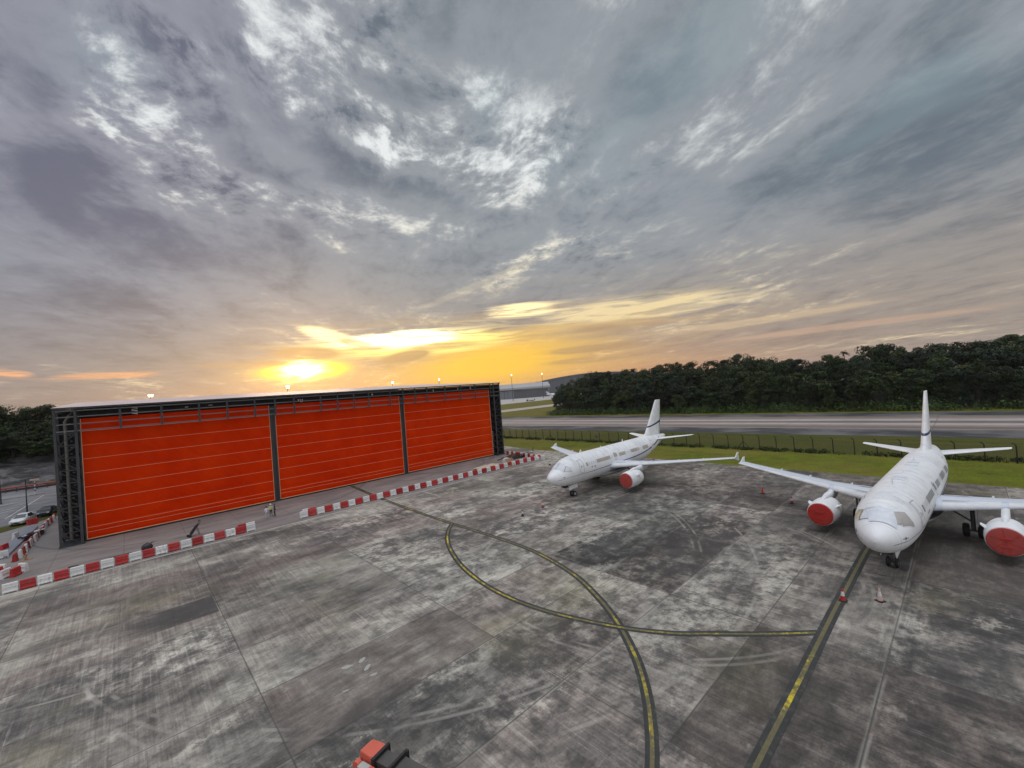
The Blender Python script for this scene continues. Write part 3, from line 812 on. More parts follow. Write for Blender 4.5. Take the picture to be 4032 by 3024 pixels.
# lattice towers at both ends
def tower(x0, x1, flip, lab):
    mb = HB()
    for x in (x0 + 0.14, x1 - 0.14):
        for y in (-0.98, 2.4): mb.box((x, y, 8.95), (0.28 if y < 0 else 0.22, 0.26, 17.9))
    o = hbuild(mb, 'lattice_tower', M['steel']); tag(o, lab)
    n = 9; zs = [0.15 + 14.5 * i / n for i in range(n + 1)]
    st = HB()
    for i, z in enumerate(zs):
        for y in (-0.98, 2.4): st.bar((x0 + 0.28, y, z), (x1 - 0.28, y, z), 0.10, 0.12)
        for x in (x0 + 0.14, x1 - 0.14): st.bar((x, -0.85, z), (x, 2.28, z), 0.10, 0.12)
    hbuild(st, 'strut', M['steel'], o)
    dg = HB()
    for i in range(n):
        a, b_ = zs[i] + 0.08, zs[i + 1] - 0.08
        p, q = (x0 + 0.28, x1 - 0.28) if (flip < 0) ^ (i > 6) else (x1 - 0.28, x0 + 0.28)
        if flip < 0: a, b_ = b_, a
        for y in (-0.95, 2.4): dg.bar((p, y, a), (q, y, b_), 0.09, 0.13, up=(0, 1, 0))
        for x in (x0 + 0.14, x1 - 0.14): dg.bar((x, -0.85, a), (x, 2.28, b_), 0.08, 0.12, up=(1, 0, 0))
    hbuild(dg, 'diagonal_brace', M['steel'], o)
    mb = HB(); mb.box(((x0 + x1) / 2, 0.7, 0.09), (x1 - x0 + 0.15, 3.7, 0.17)); hbuild(mb, 'base_plate', M['steel'], o)
    if flip < 0:
        mb = HB(); mb.tube([(1.75, 1.3, 17.5), (1.35, 1.0, 17.0), (0.98, 0.7, 16.2), (0.98, 0.7, 0.5)], 0.17, 10)
        hbuild(mb, 'downpipe', M['pipe'], o)
        rr = random.Random(5)
        for z in [0.8 + 0.85 * i for i in range(17)]:
            mb = HB(); mb.box((0.98 + rr.uniform(0.3, 0.55), 1.4, z), (0.22, 0.2, 0.14)); hbuild(mb, 'bracket', M['pipe'], o)
    else:
        rr = random.Random(6)
        for i in range(11):
            mb = HB(); mb.box((74.12 + rr.uniform(-0.06, 0.06), 0.14, 0.7 + i * 0.52), (0.16, 0.1, rr.choice((0.14, 0.2, 0.3)))); hbuild(mb, 'marker_plate', M['white_pl'], o)
mb = HB(); mb.box((1.25, 2.75, 9.3), (2.2, 0.12, 16.2)); hbuild(mb, 'tower_backing', M['dark_in'])
mb = HB(); mb.box((76.42, 1.6, 9.0), (0.08, 4.8, 17.6)); hbuild(mb, 'side_cladding', M['dark_in'])
tower(0.0, 2.2, -1, 'open lattice end tower with a pale downpipe inside')
tower(74.35, 76.5, 1, 'dark lattice end tower with zigzag braces, the far right one')
mb = HB(); mb.box((2.36, 0.25, 8.2), (0.16, 0.3, 16.4)); hbuild(mb, 'door_guide', M['steel'])
mb = HB(); mb.box((73.95, 0.3, 8.2), (0.2, 0.3, 16.4)); hbuild(mb, 'door_guide', M['steel'])
mb = HB(); mb.box((W_ / 2, 1.0, 17.25), (W_ - 4.6, 1.6, 1.2)); hbuild(mb, 'door_lintel', M['dark_in'])
# fittings showing in the black strip above the doors
for x, z, w_, h_ in ((29.8, 17.0, 0.16, 0.45), (30.1, 17.05, 0.14, 0.3), (30.45, 16.95, 0.16, 0.5), (30.2, 16.75, 0.2, 0.2), (43.6, 17.2, 0.28, 0.35), (43.75, 16.85, 0.2, 0.12), (57.9, 17.2, 0.22, 0.4), (64.6, 17.25, 0.28, 0.3), (68.3, 17.3, 0.3, 0.55), (13.9, 17.15, 0.4, 0.1), (16.9, 17.2, 0.5, 0.1)):
    mb = HB(); mb.box((x, 0.16, z), (w_, 0.05, h_)); hbuild(mb, 'strip_fitting', M['white_pl'])
mb = HB(); bx = 7.95
for k in range(3):
    z = 16.72 + k * 0.40
    mb.add([(bx - .32, 0.12, z), (bx + .32, 0.12, z - .16 + .0), (bx + .32, 0.12, z + .06), (bx - .32, 0.12, z + .22)], [(0, 1, 2, 3)])
hb = hbuild(mb, 'hazard_plate', M['white_pl'])

# ================================================================== AIRLINERS
def plane_paint(name, base, grime, amt, ring=True):
    m, nt, b = new_mat(name)
    x, y, z = sep(nt, ocoord(nt))
    rings = noise(nt, xyz(nt, x * 1.9, y * 0.30, z * 0.30), 1.0, 8, 0.70, 0.6) if ring else noise(nt, xyz(nt, x, y * 0.3, z), 1.2, 6, 0.65)
    mott = noise(nt, xyz(nt, x, y, z), 1.1, 7, 0.68); fine = noise(nt, xyz(nt, x, y, z), 9.0, 4, 0.6)
    g = ((rings - 0.45) * 3.8).sat() * 0.75 + ((mott - 0.46) * 3.2).sat() * 0.6
    if ring:
        g = g * (z.ss(4.4, 5.4) * 0.8 + 0.25)
        frame = ((x / 2.13).fract() - 0.5).absv().ss(0.012, 0.004)
        g = g + frame * 0.16
        rad_ = (x - 1.32 + (z - 3.6) * 0.10).absv().ss(0.022, 0.008)
        g = g + rad_ * 0.9
    c = mix(nt, (g * amt).sat(), base, grime)
    if ring: c = mix(nt, z.ss(2.9, 1.9) * mott.ss(0.3, 0.6) * 0.30, c, (0.45, 0.42, 0.40))
    c = scalec(nt, c, (fine - 0.5) * 0.12 + 1.0)
    nt.links.new(c.k, b.inputs['Base Color'])
    nt.links.new((mott * 0.3 + 0.30).k, b.inputs['Roughness']); b.inputs['Specular IOR Level'].default_value = 0.4
    return m
M['paint'] = plane_paint('dirty_white_paint', (0.82, 0.825, 0.835), (0.42, 0.43, 0.445), 0.74)
M['paint2'] = plane_paint('white_paint_panel', (0.82, 0.825, 0.835), (0.50, 0.505, 0.51), 0.6, False)
M['wing'] = plane_paint('grey_wing_paint', (0.62, 0.66, 0.73), (0.50, 0.53, 0.58), 0.6, False)
M['slat'] = plane_paint('bare_slat_paint', (0.72, 0.735, 0.75), (0.50, 0.50, 0.51), 0.7, False)
M['cover'] = mat('red_canvas_cover', (0.50, 0.032, 0.022), 0.75, 0, 0.35, 2.0, (1, 1, 1), (0.30, 0.05, 0.045))
M['cover_dull'] = mat('faded_red_cover', (0.44, 0.070, 0.056), 0.75, 0, 0.35, 1.5, (1, 1, 0.5), (0.27, 0.03, 0.028))
M['navy'] = mat('navy_stripe', (0.022, 0.030, 0.115), 0.45, 0, 0.15, 3)
M['greyline'] = mat('grey_line', (0.25, 0.25, 0.27), 0.6, 0, 0.15, 3)
M['tape'] = mat('grey_tape', (0.36, 0.36, 0.37), 0.7, 0, 0.25, 3)
M['film'] = mat('window_foil_tan', (0.42, 0.375, 0.325), 0.65, 0, 0.3, 3)
M['filmgrey'] = mat('window_foil_grey', (0.30, 0.30, 0.30), 0.65, 0, 0.35, 2, (4, 1, 0.6))
M['foil'] = mat('yellowed_foil', (0.62, 0.53, 0.38), 0.35, 0, 0.3, 2)
M['plastic'] = mat('white_plastic_film', (0.66, 0.69, 0.74), 0.25, 0, 0.2, 3)
M['beige'] = mat('beige_paper_cover', (0.43, 0.40, 0.37), 0.75, 0, 0.2, 2)
M['papwhite'] = mat('white_paper_cover', (0.67, 0.69, 0.73), 0.7, 0, 0.15, 2)
M['winring'] = mat('window_ring', (0.56, 0.56, 0.58), 0.5, 0, 0.1, 3)
M['hub'] = mat('wheel_hub', (0.45, 0.45, 0.45), 0.5, 0.3, 0.2, 4)
M['gear'] = mat('gear_leg', (0.10, 0.10, 0.105), 0.5, 0.2, 0.3, 4)
M['belly'] = mat('belly_fairing', (0.55, 0.55, 0.56), 0.5, 0, 0.25, 1.2, (1, 1, 1), (0.36, 0.35, 0.34))

PROF = [(0.0, 3.36, 3.32, 0.02), (0.06, 3.56, 3.10, 0.24), (0.15, 3.70, 2.94, 0.36), (0.35, 3.88, 2.74, 0.58), (0.6, 4.02, 2.58, 0.76), (1.0, 4.20, 2.37, 1.00), (1.5, 4.42, 2.19, 1.25),
        (2.0, 4.72, 2.06, 1.47), (2.5, 5.05, 1.96, 1.60), (3.0, 5.32, 1.88, 1.70), (3.5, 5.51, 1.83, 1.78), (4.2, 5.68, 1.78, 1.86), (5.0, 5.79, 1.75, 1.92),
        (6.0, 5.86, 1.73, 1.965), (7.0, 5.87, 1.73, 1.975), (12, 5.87, 1.73, 1.975), (17, 5.87, 1.73, 1.975), (21.0, 5.87, 1.74, 1.975), (22.5, 5.87, 1.86, 1.965), (24, 5.87, 2.12, 1.92), (26, 5.86, 2.62, 1.77),
        (28, 5.83, 3.22, 1.50), (30, 5.74, 3.84, 1.14), (31.5, 5.63, 4.28, 0.83), (32.6, 5.52, 4.58, 0.58), (33.4, 5.42, 4.80, 0.36), (33.8, 5.28, 4.94, 0.20)]
def fprof(x):
    x = max(0.0, min(33.8, x))
    for i in range(len(PROF) - 1):
        if PROF[i][0] <= x <= PROF[i + 1][0]: break
    a, b = PROF[i], PROF[i + 1]; h = b[0] - a[0]; t = (x - a[0]) / h; out = []
    for k in (1, 2, 3):
        def slope(j):
            if j <= 0 or j >= len(PROF) - 1: 
                p, q = PROF[max(j - 1, 0)], PROF[min(j + 1, len(PROF) - 1)]; return (q[k] - p[k]) / (q[0] - p[0])
            p, c, q = PROF[j - 1], PROF[j], PROF[j + 1]
            d0 = (c[k] - p[k]) / (c[0] - p[0]); d1 = (q[k] - c[k]) / (q[0] - c[0])
            return 0.0 if d0 * d1 <= 0 else 2 * d0 * d1 / (d0 + d1)
        m0, m1 = slope(i) * h, slope(i + 1) * h
        t2, t3 = t * t, t * t * t
        out.append((2 * t3 - 3 * t2 + 1) * a[k] + (t3 - 2 * t2 + t) * m0 + (-2 * t3 + 3 * t2) * b[k] + (t3 - t2) * m1)
    return out
def fus(x, th, off=0.0):
    """surface point; th 0 = top, +90 deg = starboard (+y)"""
    def p(xx, tt):
        t, bt, w = fprof(xx); zc = (t + bt) / 2; r = (t - bt) / 2
        return Vector((xx, w * math.sin(tt), zc + r * math.cos(tt)))
    q = p(x, th)
    if off:
        du = p(min(x + 0.02, 33.8), th) - p(max(x - 0.02, 0), th); dv = p(x, th + 0.02) - p(x, th - 0.02)
        n = dv.cross(du)
        if n.length > 1e-9:
            n.normalize()
            t, bt, w = fprof(x)
            if n.dot(q - Vector((x, 0, (t + bt) / 2))) < 0: n = -n
            q = q + n * off
    return q
def th_at(x, z, side=-1):
    t, bt, w = fprof(x); c = (z - (t + bt) / 2) / ((t - bt) / 2)
    return side * math.acos(max(-1, min(1, c)))
def patch(mb, corners, off, nu=6, nv=6, mi=0, wob=None):
    """corners (x, th) a b c d; sheet hugging the skin, rim turned down to it"""
    (a, b, c, d) = corners
    def fn(u, v):
        x = (a[0] * (1 - u) + b[0] * u) * (1 - v) + (d[0] * (1 - u) + c[0] * u) * v
        t = (a[1] * (1 - u) + b[1] * u) * (1 - v) + (d[1] * (1 - u) + c[1] * u) * v
        o = off + (wob(u, v) if wob else 0)
        return fus(x, t, o)
    mb.grid(fn, nu, nv, mi)
def strip(mb, pts, wid, off, mi=0, wid2=None):
    """ribbon along (x, th) points"""
    L = []
    n = len(pts)
    for i, (x, th) in enumerate(pts):
        p = fus(x, th, off); a = fus(*pts[max(i - 1, 0)], off); b = fus(*pts[min(i + 1, n - 1)], off)
        t, bt, w = fprof(x); nn = p - Vector((x, 0, (t + bt) / 2)); nn.x = 0; d = (b - a).normalized(); s = d.cross(nn).normalized()
        w_ = wid if wid2 is None else wid + (wid2 - wid) * i / (n - 1)
        L += [p - s * w_ / 2, p + s * w_ / 2]
    mb.add(L, [(2 * i, 2 * i + 1, 2 * i + 3, 2 * i + 2) for i in range(n - 1)], mi, True)
def lerp_path(pts, n):
    out = []
    for a, b in zip(pts, pts[1:]):
        for k in range(n): out.append(tuple(a[i] + (b[i] - a[i]) * k / n for i in range(len(a))))
    out.append(pts[-1]); return out
def outline(mb, poly, wid, off, n=6):
    pp = list(poly) + [poly[0]]
    for a, b in zip(pp, pp[1:]): strip(mb, lerp_path([a, b], n), wid, off)

FOIL = [(0.0, 0.0), (0.012, 0.026), (0.05, 0.052), (0.12, 0.075), (0.25, 0.088), (0.4, 0.085), (0.6, 0.064), (0.8, 0.034), (1.0, 0.004)]
FOILB = [(1.0, -0.004), (0.8, -0.012), (0.6, -0.026), (0.4, -0.040), (0.25, -0.046), (0.12, -0.042), (0.05, -0.032), (0.012, -0.018)]
def airfoil(tk): return [(a, b * tk) for a, b in FOIL + FOILB]
def wing_st(y):
    """leading edge x, chord, z, thickness factor at span station y"""
    y = y * 0.992
    le = 12.0 + (y - 1.5) * 0.525
    te = 18.25 + (0.0 if y < 6.4 else (y - 6.4) * 0.33) + (y - 1.5) * 0.02
    k = y / 17.0
    z = 2.95 + (y - 1.5) * 0.058 + 0.10 * k * k
    return le, te - le, z, 1.15 - 0.35 * k
def loft(mb, secs, mi=0, smooth=True, cap=True):
    n = len(secs[0]); vs = [p for s in secs for p in s]
    mb.add(vs, [(i * n + j, i * n + (j + 1) % n, (i + 1) * n + (j + 1) % n, (i + 1) * n + j) for i in range(len(secs) - 1) for j in range(n)], mi, smooth)
    if cap: mb.add(secs[0], [tuple(range(n))], mi); mb.add(secs[-1], [tuple(reversed(range(n)))], mi)

def make_airliner(name, label, x, y, rz, dull):
    ac = empty(name, (x, y, 0), rz); tag(ac, label, 'airliner')
    B = lambda mb, nm, m, par=None, **k: mb.build(nm, m, par or ac, **k)
    cov = M['cover']
    # --- fuselage
    mb = MB(); xs = [0, .03, .06, .1, .15, .22, .32, .45, .6, .8] + [1.0 + 0.2 * i for i in range(26)] + [6.4 + 0.8 * i for i in range(19)] + [21.2 + 0.45 * i for i in range(28)] + [33.8]
    N = 48
    mb.add([fus(xx, 2 * math.pi * j / N) for xx in xs for j in range(N)], [(i * N + j, i * N + (j + 1) % N, (i + 1) * N + (j + 1) % N, (i + 1) * N + j) for i in range(len(xs) - 1) for j in range(N)], 0, True)
    mb.add([fus(33.8, 2 * math.pi * j / N) for j in range(N)], [tuple(range(N))])
    fu = B(mb, 'fuselage', M['paint'])
    # exhaust in the tail cone
    mb = MB(); mb.lathe([(0.13, 33.78), (0.15, 33.86), (0.10, 33.86), (0.08, 33.7)], 16, (0, 0, 5.11), 'X'); B(mb, 'tail_exhaust', M['gear'])
    # belly fairing
    mb = MB()
    def bel(u, v):
        xx = 9.6 + 11.2 * u; k = math.sin(math.pi * min(1, max(0, u))) ** 0.45
        th = -1.25 + 2.5 * v; w = 2.02 + 0.25 * k; 
        return (xx, math.sin(th) * w * (0.35 + 0.65 * k) , 2.75 - math.cos(th) * (0.75 + 0.62 * k) * 1.0)
    mb.grid(bel, 24, 16); B(mb, 'belly_fairing', M['belly'])
    # --- cheat line
    for side in (-1, 1):
        pts = [(xx, th_at(xx, 3.02 + 0.30 * min(1, xx / 3.0) + (0.0 if xx < 8 else 0.012 * (xx - 8)) + (0 if xx < 18 else 0.0125 * (xx - 18) ** 2), side)) for xx in [0.75 + 0.35 * i for i in range(84)]]
        mb = MB(); strip(mb, pts[:12], 0.03, 0.006, wid2=0.04); strip(mb, pts[11:], 0.045, 0.006, wid2=0.24)
        B(mb, 'side_stripe', M['navy'])
        # belly colour edge line is part of the nose emblem: a small dark cross in a ring
        mb = MB(); xe, ze = 1.75, 3.42
        strip(mb, lerp_path([(xe - .26, th_at(xe - .26, ze, side)), (xe + .26, th_at(xe + .26, ze, side))], 4), 0.05, 0.010)
        strip(mb, lerp_path([(xe, th_at(xe, ze - .10, side)), (xe, th_at(xe, ze + .11, side))], 4), 0.07, 0.012)
        ring = [(xe + .075 * math.cos(w), th_at(xe + .075 * math.cos(w), ze + .075 * math.sin(w), side)) for w in [k * math.pi / 8 for k in range(17)]]
        strip(mb, ring, 0.03, 0.011)
        B(mb, 'nose_emblem', M['greyline'])
    # --- doors, windows, covers (both sides)
    for side in (-1, 1):
        T = lambda xx, z: (xx, th_at(xx, z, side))
        for (xa, xb) in ((4.72, 5.62), (25.3, 26.1)):
            mb = MB(); poly = [T(xa, 3.50), T(xb, 3.50), T(xb, 5.22), T(xa, 5.22)]
            patch(mb, [T(xa, 3.5), T(xb, 3.5), T(xb, 5.22), T(xa, 5.22)], 0.012, 4, 10)
            d = B(mb, 'cabin_door', M['paint2'])
            mb = MB(); outline(mb, poly, 0.07, 0.018); o = B(mb, 'door_seam', M['tape'], d)
            mb = MB(); strip(mb, lerp_path([T(xa + .40, 4.15), T(xa + .40, 4.5)], 3), 0.14, 0.02); strip(mb, lerp_path([T(xa + .66, 4.28), T(xa + .66, 4.42)], 3), 0.12, 0.02)
            B(mb, 'door_window', M['greyline'], d)
        wins = [6.95, 7.5, 8.03, 8.56, 12.85, 17.05, 17.58, 18.1, 21.1, 21.65]
        for xw in wins:
            mb = MB(); rg = [T(xw + .145 * math.cos(w), 4.52 + .20 * math.sin(w)) for w in [k * math.pi / 6 for k in range(13)]]
            strip(mb, rg, 0.05, 0.012)
            f = B(mb, 'cabin_window', M['winring'])
            mb = MB(); cpt = fus(*T(xw, 4.52), 0.011); vs = [cpt] + [fus(*T(xw + .115 * math.cos(k * math.pi / 6), 4.52 + .165 * math.sin(k * math.pi / 6)), 0.010) for k in range(12)]
            mb.add(vs, [(0, 1 + k, 1 + (k + 1) % 12) for k in range(12)]); B(mb, 'pane', M['papwhite'], f)
        for (xa, xb, za, zb, mm) in ((6.22, 6.62, 4.25, 4.72, 'film'), (8.86, 12.38, 4.28, 4.76, 'film'), (14.82, 16.72, 4.28, 4.76, 'film'), (18.38, 20.5, 4.28, 4.78, 'film'), (20.62, 20.92, 4.3, 4.78, 'film'), (22.15, 24.0, 4.25, 4.80, 'film')):
            mb = MB(); patch(mb, [T(xa, za), T(xb, za), T(xb, zb), T(xa, zb)], 0.014, 10, 3, wob=lambda u, v: 0.01 * math.sin(u * 23))
            B(mb, 'window_cover', M['filmgrey'] if dull else M[mm])
        # overwing exit with its covered window
        mb = MB(); outline(mb, [T(13.55, 3.95), T(14.05, 3.95), T(14.05, 4.95), T(13.55, 4.95)], 0.06, 0.016)
        e = B(mb, 'overwing_exit', M['tape'])
        mb = MB(); patch(mb, [T(13.35, 4.35), T(14.35, 4.35), T(14.3, 4.86), T(13.4, 4.86)], 0.018, 5, 3); B(mb, 'window_cover', M['filmgrey'] if dull else M['film'], e)
        for pa, pb in (((7.35, 3.95), (7.6, 3.95)), ((8.0, 3.9), (8.35, 3.95))):
            mb = MB(); strip(mb, lerp_path([T(*pa), T(*pb)], 2), 0.18, 0.01); B(mb, 'static_port', M['greyline'])
    # --- cockpit glazing, pasted over
    for side in (-1, 1):
        T = lambda xx, z: (xx, th_at(xx, z, side))
        p1 = [(1.52, side * 0.05), T(1.98, 4.18), T(2.42, 4.86), (2.62, side * 0.05)]
        p2 = [T(2.04, 4.16), T(3.25, 4.22), T(2.98, 4.82), T(2.50, 4.93)]
        p1 = [(1.62, side * 0.05), (1.98, side * 0.92), (2.66, side * 0.66), (2.62, side * 0.05)]
        p2 = [(2.02, side * 0.96), (3.10, side * 1.36), (3.05, side * 0.98), (2.72, side * 0.70)]
        if not dull: ms = ('papwhite', 'papwhite')
        else: ms = ('beige', 'beige') if side < 0 else ('papwhite', 'foil')
        for q, (pp, mm) in enumerate(zip((p1, p2), ms)):
            mb = MB(); patch(mb, pp, 0.014, 10, 10, wob=(lambda u, v: 0.012 * math.sin(u * 17 + v * 9)) if dull else None)
            wp = B(mb, 'cockpit_window', M[mm])
            if not (dull and side < 0 and q == 0):
                mb = MB(); outline(mb, pp, 0.055, 0.03 if dull else 0.02, 8); B(mb, 'tape_edge', M['tape'] if not (dull and mm == 'foil') else M['foil'], wp)
    if dull:
        mb = MB(); rr = random.Random(4); nz = [[rr.uniform(0, 1) for _ in range(14)] for _ in range(14)]
        def wob(u, v): i, j = min(int(u * 12), 12), min(int(v * 12), 12); return 0.03 + 0.05 * nz[i][j] * math.sin(math.pi * u) * math.sin(math.pi * v)
        patch(mb, [(1.45, 0.42), (1.50, -0.85), (2.70, -0.40), (2.55, 0.50)], 0.02, 12, 12, wob=wob)
        B(mb, 'plastic_sheet', M['plastic'])
        mb = MB(); patch(mb, [(1.66, -0.62), (2.98, -1.36), (3.12, -0.78), (2.42, -0.36)], 0.035, 10, 10, wob=lambda u, v: 0.01 * math.sin(9 * u + 4 * v))
        tag(B(mb, 'paper_cover', M['beige']), 'beige sheet pasted over the cockpit side window')
    # --- roof fittings
    for (xx, ln, hh, mm) in ((7.2, 0.55, 0.50, 'paint2'), (12.5, 0.35, 0.25, 'paint2'), (18.8, 0.4, 0.45, 'paint2')):
        z0 = fprof(xx)[0]
        mb = MB(); mb.prism([(xx, z0 - 0.03), (xx + ln, z0 - 0.03), (xx + ln * 0.95, z0 + hh * 0.6), (xx + ln * 0.6, z0 + hh)], -0.03, 0.03, 'XZ'); B(mb, 'blade_antenna', M[mm])
    if dull:
        for xx in (9.6, 10.6, 16.5, 18.0):
            mb = MB(); z0 = fprof(xx)[0]; rr = random.Random(int(xx * 10))
            mb.grid(lambda u, v: (xx + u * 0.75, -0.5 + v * 0.9, z0 + 0.02 - (-0.5 + v * .9) ** 2 * 0.28 + 0.10 * math.sin(math.pi * u) * math.sin(math.pi * v)), 5, 6); B(mb, 'loose_film', M['papwhite'])
    # --- wings
    for side in (-1, 1):
        ys = [0.6, 1.5, 1.98, 2.6, 3.4, 4.4, 5.4, 6.4, 8, 10, 12, 14, 15.5, 16.6, 17.0]
        mb = MB(); secs = []
        for yy in ys:
            le, ch, z, tk = wing_st(yy); 
            secs.append([(le + a * ch, side * yy, z + b * ch * tk + (0.5 - a) * ch * 0.03) for a, b in airfoil(tk)])
        loft(mb, secs); wg = B(mb, 'wing', M['wing'])
        # slats: the bright leading edge in five pieces
        mb = MB()
        for ya, yb in ((2.3, 5.55), (5.95, 8.6), (8.62, 11.0), (11.02, 13.6), (13.62, 16.5)):
            ss_ = []
            for k in range(5):
                yy = ya + (yb - ya) * k / 4; le, ch, z, tk = wing_st(yy); fr = min(0.17, 0.62 / ch)
                sec = []
                for a, b in [(fr, 0.084), (0.12, 0.079), (0.05, 0.056), (0.012, 0.030), (-0.002, 0.0), (0.012, -0.022), (0.05, -0.036), (fr, -0.044)]:
                    sec.append((le + a * ch - 0.015, side * yy, z + (b * tk) * ch * tk + (0.5 - a) * ch * 0.03 + 0.012))
                ss_.append(sec)
            n = 8; mb.add([p for s_ in ss_ for p in s_], [(i * n + j, i * n + j + 1, (i + 1) * n + j + 1, (i + 1) * n + j) for i in range(4) for j in range(n - 1)], 0, True)
        B(mb, 'slat', M['slat'], wg)
        mb = MB(); vs = []
        for k in range(15):
            yy = 2.2 + 14.2 * k / 14; le, ch, z, tk = wing_st(yy); fr = min(0.175, 0.64 / ch)
            for d in (0, 0.05): a = fr + d / ch; vs.append((le + a * ch, side * yy, z + 0.0845 * tk * ch * tk + (0.5 - a) * ch * 0.03 + 0.016))
        mb.add(vs, [(2 * k, 2 * k + 1, 2 * k + 3, 2 * k + 2) for k in range(14)])
        vs = []
        for k in range(15):
            yy = 2.2 + 13.8 * k / 14; le, ch, z, tk = wing_st(yy)
            for a in (0.745, 0.745 + 0.04 / ch): vs.append((le + a * ch, side * yy, z + 0.046 * tk * ch * tk + (0.5 - a) * ch * 0.03 + 0.012))
        mb.add(vs, [(2 * k, 2 * k + 1, 2 * k + 3, 2 * k + 2) for k in range(14)])
        B(mb, 'panel_line', M['greyline'], wg)
        if dull:
            le, ch, z, tk = wing_st(2.9); mb = MB()
            mb.grid(lambda u, v: (le + ch * (0.58 + 0.24 * u), side * (2.1 + 1.75 * v), wing_st(2.1 + 1.75 * v)[2] + (0.068 - 0.034 * u) * ch * tk * tk + (0.5 - 0.58 - 0.24 * u) * ch * 0.03 + 0.04), 2, 2); B(mb, 'access_panel', M['paint2'], wg)
        # wing tip fence
        le, ch, z, tk = wing_st(17.0); mb = MB()
        mb.prism([(le + 0.1, z - 0.02), (le + 0.5, z + 0.12), (le + 1.45, z + 0.68), (le + 1.85, z + 0.68), (le + 1.75, z + 0.1), (le + 1.95, z - 0.52), (le + 1.6, z - 0.52)], side * 16.93 - 0.05, side * 16.93 + 0.05, 'XZ')
        B(mb, 'winglet', M['paint2'], wg, bevel=0.02)
        # flap track fairings
        for yy in (5.0, 9.0, 12.3):
            le, ch, z, tk = wing_st(yy); mb = MB(); xt = le + ch
            mb.tube([(xt - 2.4, side * yy, z - 0.12), (xt - 1.6, side * yy, z - 0.30), (xt - 0.5, side * yy, z - 0.34), (xt + 0.4, side * yy, z - 0.22), (xt + 0.9, side * yy, z - 0.1)], [0.05, 0.2, 0.22, 0.14, 0.03], 10)
            B(mb, 'flap_fairing', M['slat'], wg)
        # --- engine
        ye, ze, xe = side * 5.75, 1.80, 9.95
        mb = MB(); mb.lathe([(1.01, 0.0), (1.045, 0.03), (1.10, 0.18), (1.145, 0.5), (1.18, 1.0), (1.19, 1.6), (1.15, 2.3), (1.06, 2.95), (0.93, 3.45), (0.90, 3.45), (0.88, 3.1)], 36, (xe, ye, ze), 'X')
        en = B(mb, 'engine', M['paint2'])
        mb = MB(); mb.lathe([(0.86, 3.15), (0.66, 3.3), (0.60, 3.9), (0.47, 4.5), (0.44, 4.5), (0.34, 4.4), (0.20, 4.9), (0.02, 5.3)], 24, (xe, ye, ze + .02), 'X'); B(mb, 'exhaust_core', M['gear'], en)
        mb = MB(); mb.lathe([(0.01, -0.03), (0.55, -0.035), (0.93, -0.02), (1.02, 0.0), (1.06, 0.06), (1.075, 0.16), (1.06, 0.17)], 36, (xe, ye, ze), 'X')
        ic = B(mb, 'intake_cover', M['cover'] if (side > 0 and dull) else M['cover_dull'])
        for w in (0.35, 1.40, 2.44):
            mb = MB(); c_, q_ = math.cos(w), math.sin(w)
            mb.bar((xe - 0.040, ye - 0.93 * c_, ze - 0.93 * q_), (xe - 0.040, ye + 0.93 * c_, ze + 0.93 * q_), 0.035, 0.012, up=(1, 0, 0)); B(mb, 'cover_seam', M['cover'], ic)
        for zz in (0.22, -0.42):
            mb = MB(); mb.bar((xe - 0.09, ye - 0.32, ze + zz), (xe - 0.09, ye + 0.32, ze + zz), 0.05, 0.06); mb.box((xe - 0.055, ye - 0.3, ze + zz), (0.07, 0.05, 0.05)); mb.box((xe - 0.055, ye + 0.3, ze + zz), (0.07, 0.05, 0.05))
            B(mb, 'cover_handle', M['cover'], ic)
        # pylon
        le, ch, z, tk = wing_st(5.75); mb = MB()
        secs = []
        for xx, zt, zb, w in ((xe + 0.95, ze + 1.20, ze + 1.05, 0.10), (xe + 1.6, ze + 1.33, ze + 1.0, 0.20), (xe + 2.6, ze + 1.45, ze + 0.9, 0.24), (xe + 3.5, z + 0.0, ze + 0.7, 0.25), (le + 0.3, z + 0.12, ze + 0.62, 0.25), (le + 1.6, z - 0.0, ze + 0.75, 0.2), (le + 3.3, z - 0.1, z - 0.35, 0.06)):
            secs.append([(xx, ye - w, zb), (xx, ye - w * 0.9, zt - 0.05), (xx, ye, zt), (xx, ye + w * 0.9, zt - 0.05), (xx, ye + w, zb)])
        loft(mb, secs); B(mb, 'pylon', M['paint2'], en)
        for s2 in (-1, 1):
            w = rad(62) * s2; mb = MB(); c, q = math.sin(w), math.cos(w)
            mb.add([(xe + 1.0, ye + 1.16 * c, ze + 1.16 * q), (xe + 2.0, ye + 1.17 * c, ze + 1.17 * q), (xe + 1.95, ye + 1.5 * c, ze + 1.5 * q), (xe + 1.45, ye + 1.5 * c, ze + 1.5 * q)], [(0, 1, 2, 3)])
            mb.add([(p[0], p[1] + 0.04 * q, p[2] - 0.04 * c) for p in mb.v[:4]], [(3, 2, 1, 0)]); mb.f += [[0, 4, 5, 1], [1, 5, 6, 2], [2, 6, 7, 3], [3, 7, 4, 0]]; mb.m += [0] * 4; mb.sm += [False] * 4
            B(mb, 'strake', M['paint2'], en)
        mb = MB()
        for wa, wb, xa, xb, in ((-1.15, -0.95, 2.35, 2.6), (-1.6, -1.2, 1.85, 2.1)):
            def fn(u, v):
                w = (wa + (wb - wa) * u); xx = xa + (xb - xa) * v; r = 1.185 - (max(0, xx - 1.6)) * 0.06 + 0.012
                return (xe + xx, ye + r * math.sin(w), ze + r * math.cos(w))
            mb.grid(fn, 4, 2)
        B(mb, 'nacelle_placard', M['foil'], en)
        # --- tailplane
        mb = MB(); secs = []
